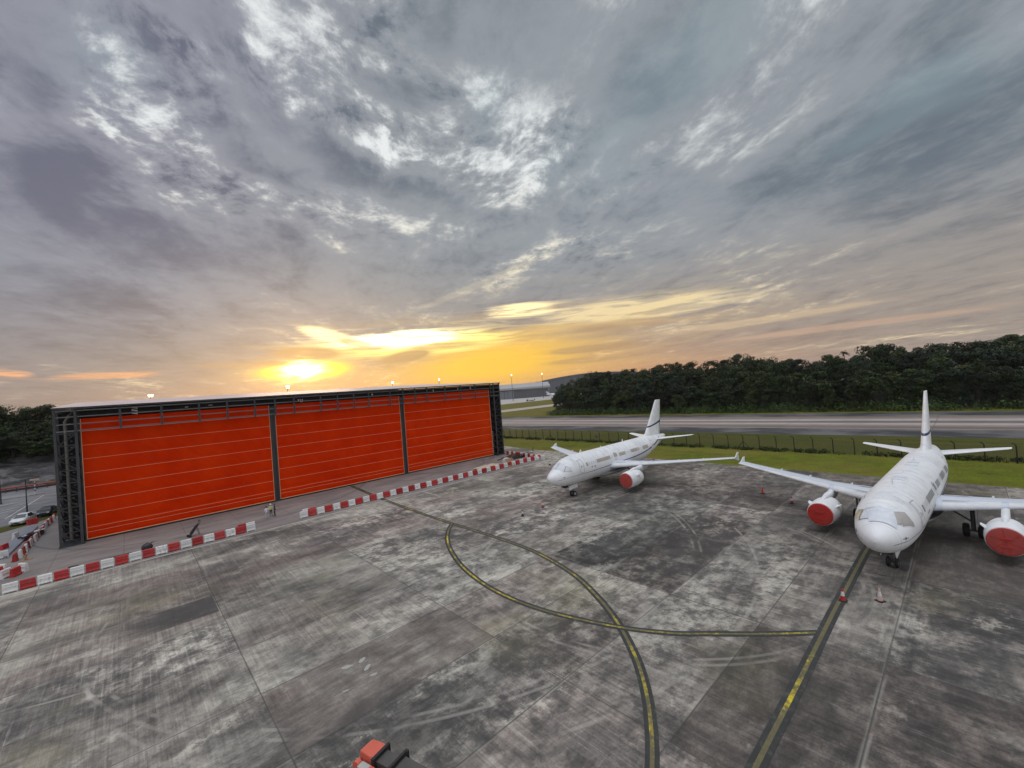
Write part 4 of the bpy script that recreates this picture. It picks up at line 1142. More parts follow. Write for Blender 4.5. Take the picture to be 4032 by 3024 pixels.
        for yy in (0.3, 0.9, 2.5, 4.5, 6.0, 6.22):
            le = 27.75 + yy * 0.62; ch = 4.1 - yy * 0.435; z = 4.93 + yy * 0.095
            if yy > 6.1: le += 0.15; ch -= 0.2
            secs.append([(le + a * ch, side * yy, z + b * ch * 0.95 * 0.8) for a, b in airfoil(0.9)])
        loft(mb, secs); B(mb, 'tailplane', M['paint2'])
    # --- fin
    mb = MB(); secs = []
    for zz, le, te in ((5.3, 25.3, 32.0), (5.85, 25.9, 32.25), (6.3, 26.75, 32.35), (8.0, 28.15, 32.6), (10.0, 29.72, 32.95), (11.75, 31.05, 33.2), (12.02, 31.35, 33.2)):
        ch = te - le; secs.append([(le + a * ch, b * ch * 0.8, zz) for a, b in [(q, p) for q, p in FOIL] + [(q, -p) for q, p in reversed(FOIL[1:-1])] ] )
    loft(mb, secs); fin = B(mb, 'tail_fin', M['paint2'])
    for side in (-1, 1):
        mb = MB(); vs = []
        for k, a in enumerate([0, .004, .012, .03, .05, .12, .2, .3, .42, .56, .7, .85, .99]):
            for dz in (-0.16, 0.16):
                zz = 7.35 + (8.05 - 7.35) * a + dz * (0.8 + 0.5 * a); le = 28.15 + (zz - 8.0) * 0.785 if zz > 8 else 26.75 + (zz - 6.3) * 0.8235; te = 32.35 + (zz - 6.3) * 0.147; ch = te - le
                aa = a; b = 0
                for (p, q), (r, s_) in zip(FOIL, FOIL[1:]):
                    if p <= aa <= r: b = q + (s_ - q) * (aa - p) / (r - p)
                vs.append((le + aa * ch - (0.014 if k < 2 else 0.008), side * (b * ch * 0.8 + 0.012), zz))
        mb.add(vs, [(2 * k, 2 * k + 1, 2 * k + 3, 2 * k + 2) for k in range(12)], 0, True); B(mb, 'fin_stripe', M['navy'], fin)
        mb = MB(); vs = []
        for k in range(9):
            zz = 6.4 + 5.3 * k / 8; le = 28.15 + (zz - 8.0) * 0.785 if zz > 8 else 26.75 + (zz - 6.3) * 0.8235; te = 32.35 + (zz - 6.3) * 0.147; ch = te - le
            for d in (0, 0.035): a = 0.68; vs.append((le + a * ch + d, side * (0.0525 * ch * 0.8 + 0.008), zz))
        mb.add(vs, [(2 * k, 2 * k + 1, 2 * k + 3, 2 * k + 2) for k in range(8)]); B(mb, 'rudder_line', M['tape'], fin)
    # --- landing gear
    def wheel(par, xx, yy, r, w, hubm):
        mb = MB(); mb.lathe([(r * 0.55, -w / 2 * 0.8), (r * 0.80, -w / 2), (r * 0.95, -w / 2 * 0.8), (r, -w / 2 * 0.35), (r, w / 2 * 0.35), (r * 0.95, w / 2 * 0.8), (r * 0.80, w / 2), (r * 0.55, w / 2 * 0.8)], 28, (xx, yy, r), 'Y'); t = B(mb, 'wheel', M['black'], par)
        mb = MB()
        for s2 in (-1, 1): mb.lathe([(r * 0.56, s2 * w / 2 * 0.8), (r * 0.5, s2 * w / 2 * 0.45), (r * 0.25, s2 * w / 2 * 0.5), (r * 0.2, s2 * w / 2 * 0.8), (0.01, s2 * w / 2 * 0.8)], 20, (xx, yy, r), 'Y')
        B(mb, 'hub', hubm, t)
    mb = MB(); xn = 5.07
    mb.tube([(xn, 0, 0.42), (xn - 0.02, 0, 1.1)], 0.075, 10); mb.tube([(xn - 0.02, 0, 1.0), (xn - 0.10, 0, 2.2)], 0.12, 10)
    mb.bar((xn - 0.05, 0, 1.25), (xn - 1.1, 0, 2.0), 0.10); mb.tube([(xn, -0.3, 0.38), (xn, 0.3, 0.38)], 0.06, 8); mb.bar((xn + 0.12, 0, 0.55), (xn + 0.30, 0, 0.9), 0.06); mb.bar((xn + 0.30, 0, 0.9), (xn + 0.08, 0, 1.25), 0.06)
    ng = B(mb, 'nose_gear', M['gear'])
    for yy in (-0.26, 0.26): wheel(ng, xn, yy, 0.385, 0.22, M['hub'] if not dull else M['gear'])
    for yy in (-0.42, 0.42):
        mb = MB(); mb.box((xn - 0.35, yy, 1.48), (1.9, 0.035, 0.55), Matrix.Rotation(rad(-3), 3, 'Y') @ Matrix.Rotation(rad(8 if yy > 0 else -8), 3, 'X')); B(mb, 'gear_door', M['paint2'], ng)
    mb = MB(); mb.box((xn - 1.75, 0, 1.74), (0.7, 0.7, 0.22)); B(mb, 'gear_bay', M['black'], ng)
    if dull:
        mb = MB(); mb.box((xn + 0.15, -0.72, 0.07), (0.95, 0.30, 0.13)); B(mb, 'tow_fitting', M['gear'], ng)
    for side in (-1, 1):
        xm, ym = 16.1, side * 3.8; mb = MB()
        mb.tube([(xm, ym, 0.55), (xm - 0.05, ym, 2.6)], 0.15, 12); mb.tube([(xm, ym - 0.46, 0.57), (xm, ym + 0.46, 0.57)], 0.10, 8)
        mb.bar((xm, ym, 1.3), (xm, ym - side * 1.5, 2.35), 0.13); mb.bar((xm + 0.2, ym, 0.7), (xm + 0.4, ym, 1.2), 0.08); mb.bar((xm + 0.4, ym, 1.2), (xm + 0.12, ym, 1.6), 0.08)
        mg = B(mb, 'main_gear', M['gear'])
        for dy in (-0.46, 0.46): wheel(mg, xm, ym + dy, 0.57, 0.42, M['hub'] if not dull else M['gear'])
        mb = MB(); mb.box((xm - 0.1, ym + side * 0.32, 1.75), (0.75, 0.04, 1.4)); B(mb, 'gear_door', M['belly'], mg)
    return ac
make_airliner('parked_airliner', 'white stored airliner seen side on, nose by the barriers, farther of the two aircraft', 48.76, -41.82, rad(1.123), False)
make_airliner('parked_airliner', 'white stored airliner seen nose on with taped cockpit windows, nearest aircraft at right', 45.06, -76.06, rad(-2.773), True)

# ================================================================== BARRIERS
BL, BH = 1.06, 0.92
def make_barrier():
    mb = MB(); sec = [(-0.22, 0.0), (-0.22, 0.16), (-0.17, 0.26), (-0.15, 0.50), (-0.175, 0.56), (-0.145, 0.62), (-0.12, 0.86), (-0.07, BH), (0.07, BH), (0.12, 0.86), (0.145, 0.62), (0.175, 0.56), (0.15, 0.50), (0.17, 0.26), (0.22, 0.16), (0.22, 0.0)]
    xs = [-0.51, -0.50, -0.40, -0.38, 0.38, 0.40, 0.50, 0.51]; secs = []
    for i, x in enumerate(xs):
        k = 0.94 if i in (0, 7) else 1.0; fl = 0.0 if not 2 <= i <= 5 else 0.02
        q = []
        for y, z in sec:
            if z == 0.0 and 2 < i < 5: z = 0.07
            yy = y * k * (0.93 if (3 <= i <= 4 and 0.2 < z < 0.52) else 1.0)
            q.append((x, yy, z * (0.985 if i in (0, 7) else 1)))
        secs.append(q)
    loft(mb, secs, 0, False); return mb
proto_b = {}
def barrier(p, rz, color, label, group, tilt=None):
    if color not in proto_b:
        mb = make_barrier(); o = mb.build('road_barrier', M['white_pl'] if color == 'white' else M['red_pl'])
        c = MB(); c.box((0.535, 0, 0.60), (0.07, 0.10, 0.10)); c.box((0.535, 0, 0.34), (0.07, 0.10, 0.10))
        co = c.build('coupling', M['white_pl'] if color == 'white' else M['red_pl'], o)
        proto_b[color] = o
    else:
        o = copy_tree(proto_b[color])
    o.location = (p[0], p[1], p[2] if len(p) > 2 else 0.006); o.rotation_euler = (tilt or 0.0, 0, rz)
    tag(o, label, 'barrier', group); return o
rr = random.Random(2)
a, b_ = Vector((-1.95, -17.05)), Vector((18.45, -16.05))
n = 19
for i in range(n):
    t = i / (n - 1); c = ['white', 'red'][i % 2]
    p = a + (b_ - a) * t; 
    barrier((p.x, p.y + rr.uniform(-.04, .04)), math.atan2(b_.y - a.y, b_.x - a.x) + rr.uniform(-.05, .05), c,
            '%s water barrier, %s from the left edge in the near left barrier row' % (c, ordinal(i + 1)), 'barriers of the near left row')
for k, (dx, dy, c, tx) in enumerate(((-0.75, 1.05, 'red', 'red water barrier tucked behind the right end of the left row'), (0.15, 1.0, 'white', 'white water barrier doubled up behind the last one of the left row'))):
    barrier((b_.x + dx, b_.y + dy), 0.08 + 0.03 * k, c, tx, 'spare barriers')
a, b_ = Vector((25.05, -15.85)), Vector((73.6, -14.95)); n = 43
for i in range(n):
    t = i / (n - 1); c = ['white', 'red'][i % 2]; p = a + (b_ - a) * t
    barrier((p.x, p.y + rr.uniform(-.05, .05)), math.atan2(b_.y - a.y, b_.x - a.x) + rr.uniform(-.05, .05), c,
            '%s water barrier, %s along the long row counted from the three people' % (c, ordinal(i + 1)), 'barriers of the long row')
barrier((25.7, -14.75), 0.02, 'white', 'white water barrier lying in behind the start of the long row', 'spare barriers')
barrier((26.45, -14.85), 0.04, 'red', 'red water barrier doubled up behind the start of the long row', 'spare barriers')
# return row at the far corner
ca_, cb_ = G(2143, 1811), G(1998, 1789.5)
n = 15; seq = 'WRWRWRWRWRRWRWR'
for i in range(n):
    t = (i + 0.6) / n; p = ca_ + (cb_ - ca_) * t; c = 'white' if seq[i] == 'W' else 'red'
    barrier((p.x, p.y), math.atan2((cb_ - ca_).y, (cb_ - ca_).x), c, '%s water barrier, %s from the corner in the short row beside the scrap heap' % (c, ordinal(i + 1)), 'barriers of the short return row')
# side row running away left of the hangar
n = 19; pa, pb = G(66, 2208), G(214, 2044)
for i in range(n):
    p = pa + (pb - pa) * (i / (n - 1)); c = ['red', 'white'][i % 2]
    barrier((p.x + rr.uniform(-.12, .12), p.y), math.atan2((pb - pa).y, (pb - pa).x) + rr.uniform(-.12, .12), c,
            '%s water barrier, %s from the front in the row left of the hangar' % (c, ordinal(i + 1)), 'barriers of the side row')
for (u, v), rz, c, tx in (((62, 2268), 1.1, 'red', 'red water barrier turned askew in the cluster at the left edge'), ((22, 2275), 1.0, 'white', 'pale dirty white barrier beside the askew red one at left'),
                          ((92, 2250), -0.9, 'white', 'white barrier turned across, right of the askew red one'), ((-6, 2270), 1.2, 'red', 'red barrier half out of frame at the left edge'), ((4, 2255), -0.6, 'white', 'white barrier behind the half hidden red one at the left edge'),
                          ((128, 2064), 0.55, 'red', 'single red barrier standing alone by the grass strip'), ((8, 2200), 0.35, 'white', 'white barrier at the end of the grey metal walkway'), ((18, 2170), 1.15, 'red', 'red barrier end on beside the grey metal walkway'),
                          ((62, 2122), 1.3, 'white', 'lone white barrier standing beyond the metal walkway')):
    p = G(u, v); o = barrier((p.x, p.y), rz, c, tx, 'loose barriers by the car park')
    if u == 128: o.scale = (1.2, 1.0, 1.0)

# ================================================================== CONES
def cone(p, style, label, sc=1.0):
    r = empty('traffic_cone', (p.x, p.y, 0.004), random.uniform(0, 3)); r.scale = (sc, sc, sc); tag(r, label, 'cone', 'cones on the apron')
    mb = MB(); mb.box((0, 0, 0.02), (0.42, 0.42, 0.04)); mb.lathe([(0.17, 0.04), (0.15, 0.07)], 16); mb.build('cone_base', M['black'], r, bevel=0.008)
    body = {'red': 'cone_red', 'faded': 'faded', 'redwhite': 'red_pl', 'dark': 'rust'}[style]
    mb = MB(); mb.lathe([(0.15, 0.06), (0.105, 0.33)], 20); 
    mb.lathe([(0.062, 0.58), (0.032, 0.76), (0.028, 0.765), (0.005, 0.765)], 20); mb.build('cone_body', M[body], r)
    mb = MB(); mb.lathe([(0.105, 0.33), (0.062, 0.58)], 20); mb.build('reflective_band', M['white_pl'] if style != 'red' else M['cone_red'], r)
for (u, v), st, lb, sc in (((2058, 2032), 'dark', 'dark grimy traffic cone alone on the bare apron in front of the farther aircraft', 1.0), ((2137, 1997), 'redwhite', 'red and white traffic cone just ahead of the farther aircraft nose', 1.0),
                       ((3003, 1943), 'red', 'plain orange traffic cone under the left wing of the nearest aircraft', 1.15), ((3118, 1982), 'redwhite', 'red cone with white collar left of the nearest aircraft engine', 1.05),
                       ((3320, 2366), 'redwhite', 'red and white traffic cone standing on the stand line edge', 1.1), ((3466, 2367), 'faded', 'bleached pinkish cone on a round black base right of the stand line', 1.1)):
    cone(G(u, v), st, lb, sc)
for (u, v), lb in (((2165, 1832), 'tiny dark cone far behind the farther aircraft nose, near the barrier corner'),): cone(G(u, v), 'dark', lb, 1.1)
mb = MB(); mb.tube([(0, 0, 0), (0, 0, 1.0)], 0.09, 8); mb.box((0, 0, 0.03), (0.3, 0.3, 0.06)); tag(mb.build('marker_post', M['rust'], None, G(2099, 1776)), 'short dark marker post at the apron edge beyond the barriers', 'post')

# ================================================================== PEOPLE
SKIN = mat('skin', (0.25, 0.15, 0.10), 0.6, 0, 0.1, 20)
def skinned(name, joints, bones, root, mats, matfn, sub=1):
    me = bpy.data.meshes.new(name); keys = list(joints); idx = {k: i for i, k in enumerate(keys)}
    me.from_pydata([joints[k][0] for k in keys], [(idx[a], idx[b]) for a, b in bones], [])
    o = bpy.data.objects.new(name, me); COL.objects.link(o)
    md = o.modifiers.new('s', 'SKIN'); md.use_smooth_shade = True
    for k in keys:
        sv = me.skin_vertices[0].data[idx[k]]; r = joints[k][1]; sv.radius = r if isinstance(r, tuple) else (r, r); sv.use_root = (k == root)
    sm = o.modifiers.new('u', 'SUBSURF'); sm.levels = sub
    bpy.context.view_layer.update(); dg = bpy.context.evaluated_depsgraph_get()
    nm = bpy.data.meshes.new_from_object(o.evaluated_get(dg)); o.modifiers.clear(); o.data = nm; bpy.data.meshes.remove(me); nm.name = name
    nm.materials.clear()
    for m in mats: nm.materials.append(m)
    for p in nm.polygons: p.material_index = matfn(p.center); p.use_smooth = True
    return o
def person(loc, rz, label, shirt, trousers, pose, extras, sc=1.0):
    J = {'pelvis': ((0, 0, 0.95), (0.16, 0.115)), 'waist': ((0, 0.01, 1.10), (0.145, 0.105)), 'chest': ((0, 0.0, 1.30), (0.17, 0.12)), 'neck0': ((0, 0.0, 1.46), (0.085, 0.07)), 'neck': ((0, 0.01, 1.53), 0.055),
         'head0': ((0, 0.015, 1.59), (0.07, 0.085)), 'head': ((0, 0.02, 1.67), (0.078, 0.098)), 'top': ((0, 0.005, 1.75), (0.055, 0.07)), 'nose': ((0, 0.115, 1.655), 0.018)}
    Bn = [('pelvis', 'waist'), ('waist', 'chest'), ('chest', 'neck0'), ('neck0', 'neck'), ('neck', 'head0'), ('head0', 'head'), ('head', 'top'), ('head', 'nose')]
    for s, n in ((-1, 'l'), (1, 'r')):
        st = pose.get('stride', 0.04) * s
        J['hip' + n] = ((s * 0.095, 0, 0.90), 0.092); J['knee' + n] = ((s * 0.11, st * 0.6 + 0.02, 0.50), 0.062); J['ank' + n] = ((s * 0.12, st, 0.09), 0.045); J['toe' + n] = ((s * 0.135, st + 0.17, 0.045), (0.045, 0.035))
        Bn += [('pelvis', 'hip' + n), ('hip' + n, 'knee' + n), ('knee' + n, 'ank' + n), ('ank' + n, 'toe' + n)]
        sh = Vector((s * 0.19, 0, 1.42)); el, wr = [Vector(q) for q in pose['arm' + n]]
        J['sh' + n] = (tuple(sh), 0.062); J['el' + n] = (tuple(el), 0.046); J['wr' + n] = (tuple(wr), 0.032)
        Bn += [('chest', 'sh' + n), ('sh' + n, 'el' + n), ('el' + n, 'wr' + n)]
        d = (wr - el).normalized(); side = d.cross(Vector((0, 0, 1)));
        if side.length < 0.2: side = Vector((0, 1, 0))
        side.normalize(); up = side.cross(d)
        pm = wr + d * 0.075; J['palm' + n] = (tuple(pm), (0.038, 0.022)); Bn.append(('wr' + n, 'palm' + n))
        for f, (o_, L) in enumerate(((-0.030, 0.070), (-0.010, 0.082), (0.010, 0.077), (0.030, 0.060))):
            q1 = pm + side * o_ + d * (0.03 + L * 0.45); q2 = pm + side * o_ + d * (0.03 + L * 0.8) - up * 0.025
            J['f%d%s' % (f, n)] = (tuple(q1), 0.0095); J['g%d%s' % (f, n)] = (tuple(q2), 0.008); Bn += [('palm' + n, 'f%d%s' % (f, n)), ('f%d%s' % (f, n), 'g%d%s' % (f, n))]
        q1 = wr + d * 0.05 + side * -0.045; q2 = q1 + d * 0.035 - side * 0.012 - up * 0.01
        J['t0' + n] = (tuple(q1), 0.011); J['t1' + n] = (tuple(q2), 0.009); Bn += [('wr' + n, 't0' + n), ('t0' + n, 't1' + n)]
    wrs = [Vector(pose['arml'][1]), Vector(pose['armr'][1])]; els = [Vector(pose['arml'][0]), Vector(pose['armr'][0])]; ls = pose.get('long', False)
    def mf(c):
        if c.z > 1.515: return 0
        if c.z < 0.075: return 3
        for w, e in zip(wrs, els):
            if (c - w).length < 0.16 and c.z > 0.6 and (c - w).dot(w - e) > -0.01: return 0
            if not ls and (c - w).length < (c - e).length and abs(c.x) > 0.1 and c.z > 0.8 and (c - w).length < 0.3: return 0
        return 2 if c.z < 0.98 else 1
    o = skinned('person', J, Bn, 'pelvis', [SKIN, shirt, trousers, M['black']], mf)
    o.location = loc; o.rotation_euler = (0, 0, rz); o.scale = (sc, sc, sc); tag(o, label, 'person')
    for e in extras:
        mb = MB()
        if e == 'hair': mb.lathe([(0.088, 1.66), (0.096, 1.70), (0.085, 1.755), (0.05, 1.79), (0.005, 1.80)], 16, (0, -0.008, 0)); mb.build('hair', M['black'], o)
        if e == 'hat':
            mb.lathe([(0.15, 1.70), (0.125, 1.705), (0.12, 1.74), (0.10, 1.80), (0.06, 1.835), (0.005, 1.845)], 20, (0, 0.01, 0)); mb.build('hard_hat', M['white_pl'], o)
        if e == 'vest':
            def fn(u, v):
                w = 2 * math.pi * u; z = 1.0 + 0.44 * v; k = 1 - 0.25 * max(0, v - 0.75) * 4
                return (math.sin(w) * 0.205 * (0.92 + .1 * v) * k, math.cos(w) * 0.155 * k, z)
            mb.grid(fn, 24, 6); mb.build('safety_vest', mat('hi_vis_vest', (0.50, 0.55, 0.10), 0.7), o)
            mb = MB(); mb.grid(lambda u, v: (math.sin(2 * math.pi * u) * 0.212, math.cos(2 * math.pi * u) * 0.160, 1.12 + 0.05 * v), 24, 1); mb.build('reflective_strip', M['white_pl'], o)
        if e == 'bag': mb.box((0.27, 0.02, 0.95), (0.12, 0.26, 0.22)); mb.build('shoulder_bag', M['black'], o, bevel=0.02)
    return o
down = {'arml': ((-0.25, -0.01, 1.14), (-0.27, 0.07, 0.90)), 'armr': ((0.25, -0.01, 1.14), (0.27, 0.07, 0.90)), 'long': True, 'stride': 0.10}
hips = {'arml': ((-0.34, -0.05, 1.19), (-0.20, 0.08, 1.05)), 'armr': ((0.34, -0.05, 1.19), (0.20, 0.08, 1.05)), 'long': True, 'stride': 0.03}
fwd = {'arml': ((-0.24, 0.03, 1.16), (-0.17, 0.25, 1.18)), 'armr': ((0.25, 0.02, 1.15), (0.15, 0.24, 1.12)), 'long': False, 'stride': 0.12}
CL = dict(wht=mat('white_shirt', (0.72, 0.72, 0.78), 0.8), gry=mat('pale_grey_trousers', (0.42, 0.43, 0.48), 0.8), dk=mat('dark_trousers', (0.035, 0.035, 0.045), 0.8), blk=mat('black_clothes', (0.022, 0.022, 0.022), 0.8), wsh=mat('pale_work_shirt', (0.66, 0.66, 0.62), 0.8))
person(G(1051, 2043), 0.35, 'person in a white shirt and pale trousers seen from behind', CL['wht'], CL['gry'], fwd, ['hair'], 1.02)
person(G(1068, 2033), 2.7, 'person in a white hard hat and yellow green safety vest, facing the others', CL['wsh'], CL['dk'], hips, ['hat', 'vest'], 1.02)
person(G(1083, 2033), 1.2, 'person dressed all in black standing at the right of the group', CL['blk'], CL['blk'], down, ['hair', 'bag'], 1.02)

# ================================================================== CLUTTER
def clutter():
    rr = random.Random(8)
    # the folded dark frame leaning behind the left row
    p = G(760, 2112); r = empty('folded_cart', p, 0.25); tag(r, 'dark folded trolley standing tilted behind the left barrier row', 'trolley')
    R = Matrix.Rotation(rad(-52), 3, 'Y')
    mb = MB(); mb.box((0.15, 0, 0.78), (1.75, 0.5, 0.10), R); mb.box((0.10, 0, 0.86), (1.2, 0.36, 0.16), R); mb.build('deck', M['tarp'], r, bevel=0.02)
    mb = MB(); mb.tube([(0.62, -0.2, 1.35), (0.85, -0.2, 1.75), (0.72, -0.2, 1.9)], 0.03, 6); mb.tube([(0.62, 0.2, 1.35), (0.85, 0.2, 1.75), (0.72, 0.2, 1.9)], 0.03, 6); mb.bar((0.74, -0.22, 1.88), (0.74, 0.22, 1.88), 0.05); mb.build('handle', M['black'], r)
    mb = MB(); mb.bar((0.5, -0.2, 1.1), (0.72, -0.2, 0.0), 0.05); mb.bar((0.5, 0.2, 1.1), (0.72, 0.2, 0.0), 0.05); mb.build('prop_leg', M['pipe'], r)
    for yy in (-0.28, 0.28):
        mb = MB(); mb.lathe([(0.12, -0.04), (0.17, -0.03), (0.17, 0.03), (0.12, 0.04)], 16, (-0.42, yy, 0.17), 'Y', cap=True); mb.build('wheel', M['black'], r)
    # black sack
    p = G(580, 2166); mb = MB()
    nz = [[rr.uniform(.82, 1.15) for _ in range(20)] for _ in range(12)]
    def fn(u, v):
        w = 2 * math.pi * u; k = nz[int(v * 9)][int(u * 14) % 14]; s = math.sin(math.pi * min(0.98, 0.12 + v * 0.88)) ** 0.6
        return (math.cos(w) * 0.55 * s * k, math.sin(w) * 0.42 * s * k, 0.85 * v * (0.9 + .1 * k))
    mb.grid(fn, 14, 9); mb.prism([(0.3, 0.68), (0.75, 0.85), (0.35, 0.80)], -0.05, 0.05, 'XZ'); tag(mb.build('tarp_bundle', M['tarp'], None, p), 'black plastic covered bundle behind a red barrier of the left row', 'bundle')
    # timber lying along the left row
    for (u0, v0, u1, v1), w, m, tx in (((430, 2200, 520, 2178), 0.35, 'rust', 'dark flat steel strip on the ground behind the left row, long one'), ((270, 2236, 310, 2228), 0.3, 'rust', 'short dark board behind the left row near its outer end')):
        a, b_ = G(u0, v0), G(u1, v1); mb = MB(); mb.bar(a + Vector((0, 0, .06)), b_ + Vector((0, 0, .06)), w, 0.08); tag(mb.build('scrap_strip', M[m]), tx, 'scrap')
    # pallets and boards along the long row
    def pallet(p, rz, tilt, m, label, L=2.4, Wd=1.2, n=6, legs=0.0):
        r = empty('timber_pallet', p, rz); r.rotation_euler = (tilt, 0, rz); tag(r, label, 'pallet', 'timber scrap behind the long row')
        mb = MB()
        for k in range(n): mb.box((0, -Wd / 2 + Wd * (k + .5) / n, 0.15 + legs), (L, Wd / n * 0.82, 0.03))
        mb.build('deck_board', M[m], r)
        mb = MB()
        for x in (-L * .45, 0, L * .45): mb.box((x, 0, 0.065 + legs / 2), (0.1, Wd, 0.13 + legs))
        mb.build('bearer', M['wood'], r)
    pallet(G(1905, 1851), 0.2, 0, 'wood_pale', 'pale sheet topped timber table at the start of the scrap line', 4.2, 2.2, 3, 0.5)
    pallet(G(1938, 1835), 0.35, 0, 'wood_pale', 'pale pallet in the middle of the scrap line, boards askew', 3.0, 2.4, 5, 0.1)
    pallet(G(1925, 1846), 0.1, 0, 'wood', 'brown pallet lying low behind a white barrier', 3.2, 1.6, 7)
    pallet(G(1992, 1836), 0.15, 0, 'wood', 'brown board stack close behind the long row', 3.4, 1.4, 6)
    pallet(G(2030, 1824), 0.3, 0.0, 'wood', 'brown timber pallet, the one nearest the dark scrap heap', 4.2, 1.6, 6, 0.15)
    pallet(G(2064, 1818), 0.2, 0, 'wood_pale', 'pale pallet near the barrier corner', 2.2, 1.0, 5, 0.1)
    p = G(2010, 1835); mb = MB(); R = Matrix.Rotation(rad(62), 3, 'X') @ Matrix.Rotation(0.1, 3, 'Y')
    mb.box((0, 0, 0.8), (2.2, 1.8, 0.06), R)
    for k in (-0.8, 0, 0.8): mb.box((k, -0.05, 0.83), (0.14, 1.85, 0.10), R)
    tag(mb.build('leaning_crate_side', M['wood'], None, p), 'crate side of brown battens leaning up behind a red barrier', 'crate side')
    for (u, v), d, rz, tx in (((1994, 1822), (1.4, 1.1, 0.95), 0.3, 'white wrapped block standing at the scrap heap'), ((1988, 1830), (2.2, 1.0, 0.18), -0.2, 'flat white sheet on the ground by the crate side'), ((2120, 1809), (1.5, 0.8, 0.5), 0.4, 'white lump by the coiled hose at the barrier corner')):
        mb = MB(); mb.box((0, 0, d[2] / 2), d); mb.box((0.1, 0.05, d[2] + 0.06), (d[0] * .6, d[1] * .7, 0.12)); tag(mb.build('wrapped_block', M['white_pl'], None, G(u, v), bevel=0.05), tx, 'block').rotation_euler = (0, 0, rz)
    # rusty bar heap
    p = G(2020, 1806); r = empty('scrap_heap', p, 0); tag(r, 'heap of dark rusty steel bars inside the far barrier corner', 'scrap heap')
    mb = MB()
    for k in range(60):
        a = Vector((rr.uniform(-3.4, 3.0), rr.uniform(-1.6, 1.6), rr.uniform(0.05, 0.75))); w = rr.uniform(-0.5, 0.4); L = rr.uniform(1.2, 2.6)
        mb.bar(a, a + Vector((math.cos(w) * L, math.sin(w) * L, rr.uniform(-.15, .2))), rr.uniform(.06, .2), rr.uniform(.05, .15))
    mb.build('steel_bar', M['rust'], r)
    mb = MB(); mb.tube([(1.4 * math.cos(w), 1.4 * math.sin(w), 0.25 + 0.25 * math.sin(w * 2)) for w in [k * math.pi / 10 for k in range(18)]], 0.14, 8)
    tag(mb.build('hose_coil', M['tarp'], None, G(2104, 1807)), 'thick black hose curled beside the short barrier row', 'hose')
    # long grey metal walkway, left
    q = [G(112, 2078), G(150, 2078), G(25, 2200), G(-30, 2200)]; mb = MB(); mb.prism([(p.x, p.y) for p in q], 0.02, 0.30)
    o = mb.build('metal_walkway', mat('grey_sheet_metal', (0.24, 0.255, 0.29), 0.45, 0.3, 0.2, 1)); tag(o, 'long grey sheet metal walkway lying beside the side barrier row', 'walkway')
    p = G(124, 2118); r = empty('tool_pile', p, 0.9); tag(r, 'pile of black tools and white bags between walkway and side row', 'pile')
    for k in range(14):
        mb = MB(); mb.box((rr.uniform(-1.6, 1.6), rr.uniform(-.5, .5), rr.uniform(.15, .6)), (rr.uniform(.3, .9), rr.uniform(.2, .5), rr.uniform(.2, .4)), Matrix.Rotation(rr.uniform(-.5, .5), 3, 'Z')); mb.build('tool', M['tarp'], r)
    for k in range(5):
        mb = MB(); mb.box((rr.uniform(-1.6, 1.6), rr.uniform(-.5, .5), rr.uniform(.5, .8)), (rr.uniform(.3, .6), .35, .25)); mb.build('bag', M['white_pl'], r, bevel=0.04)
    mb = MB(); mb.box((0, 0, 0.35), (0.18, 0.5, 0.9), Matrix.Rotation(0.25, 3, 'Y')); mb.box((0.05, 0, 0.04), (0.9, 0.7, 0.06)); tag(mb.build('leaning_board', M['wood'], None, G(101, 2206)), 'small brown board propped at the front of the side row', 'board')
    # peeling white sheet scraps on the near apron
    for k, (u, v, s) in enumerate(((1363, 2627, .42), (1425, 2600, .38), (1446, 2628, .40), (1472, 2655, .28), (1362, 2720, .2))):
        p = G(u, v); mb = MB(); nn = 9; mb.add([(0, 0, 0.02)] + [(math.cos(w) * s * rr.uniform(.6, 1.1), math.sin(w) * s * .45 * rr.uniform(.6, 1.1), 0.006) for w in [2 * math.pi * i / nn for i in range(nn)]], [(0, 1 + i, 1 + (i + 1) % nn) for i in range(nn)])
        o = mb.build('paper_scrap', mat('pale_scrap', (0.38, 0.37, 0.34), 0.8), None, (p.x, p.y, 0.004)); o.rotation_euler = (0, 0, rr.uniform(-.3, .9))
        tag(o, ['pale flat scrap, the leftmost of five on the bare near apron', 'pale flat scrap, the topmost of the five on the near apron', 'pale flat scrap in the middle of the five on the near apron', 'small pale scrap, the rightmost of the five on the near apron', 'tiny pale scrap, the lowest of the five on the near apron'][k], 'scrap', 'pale scraps on the apron')
clutter()

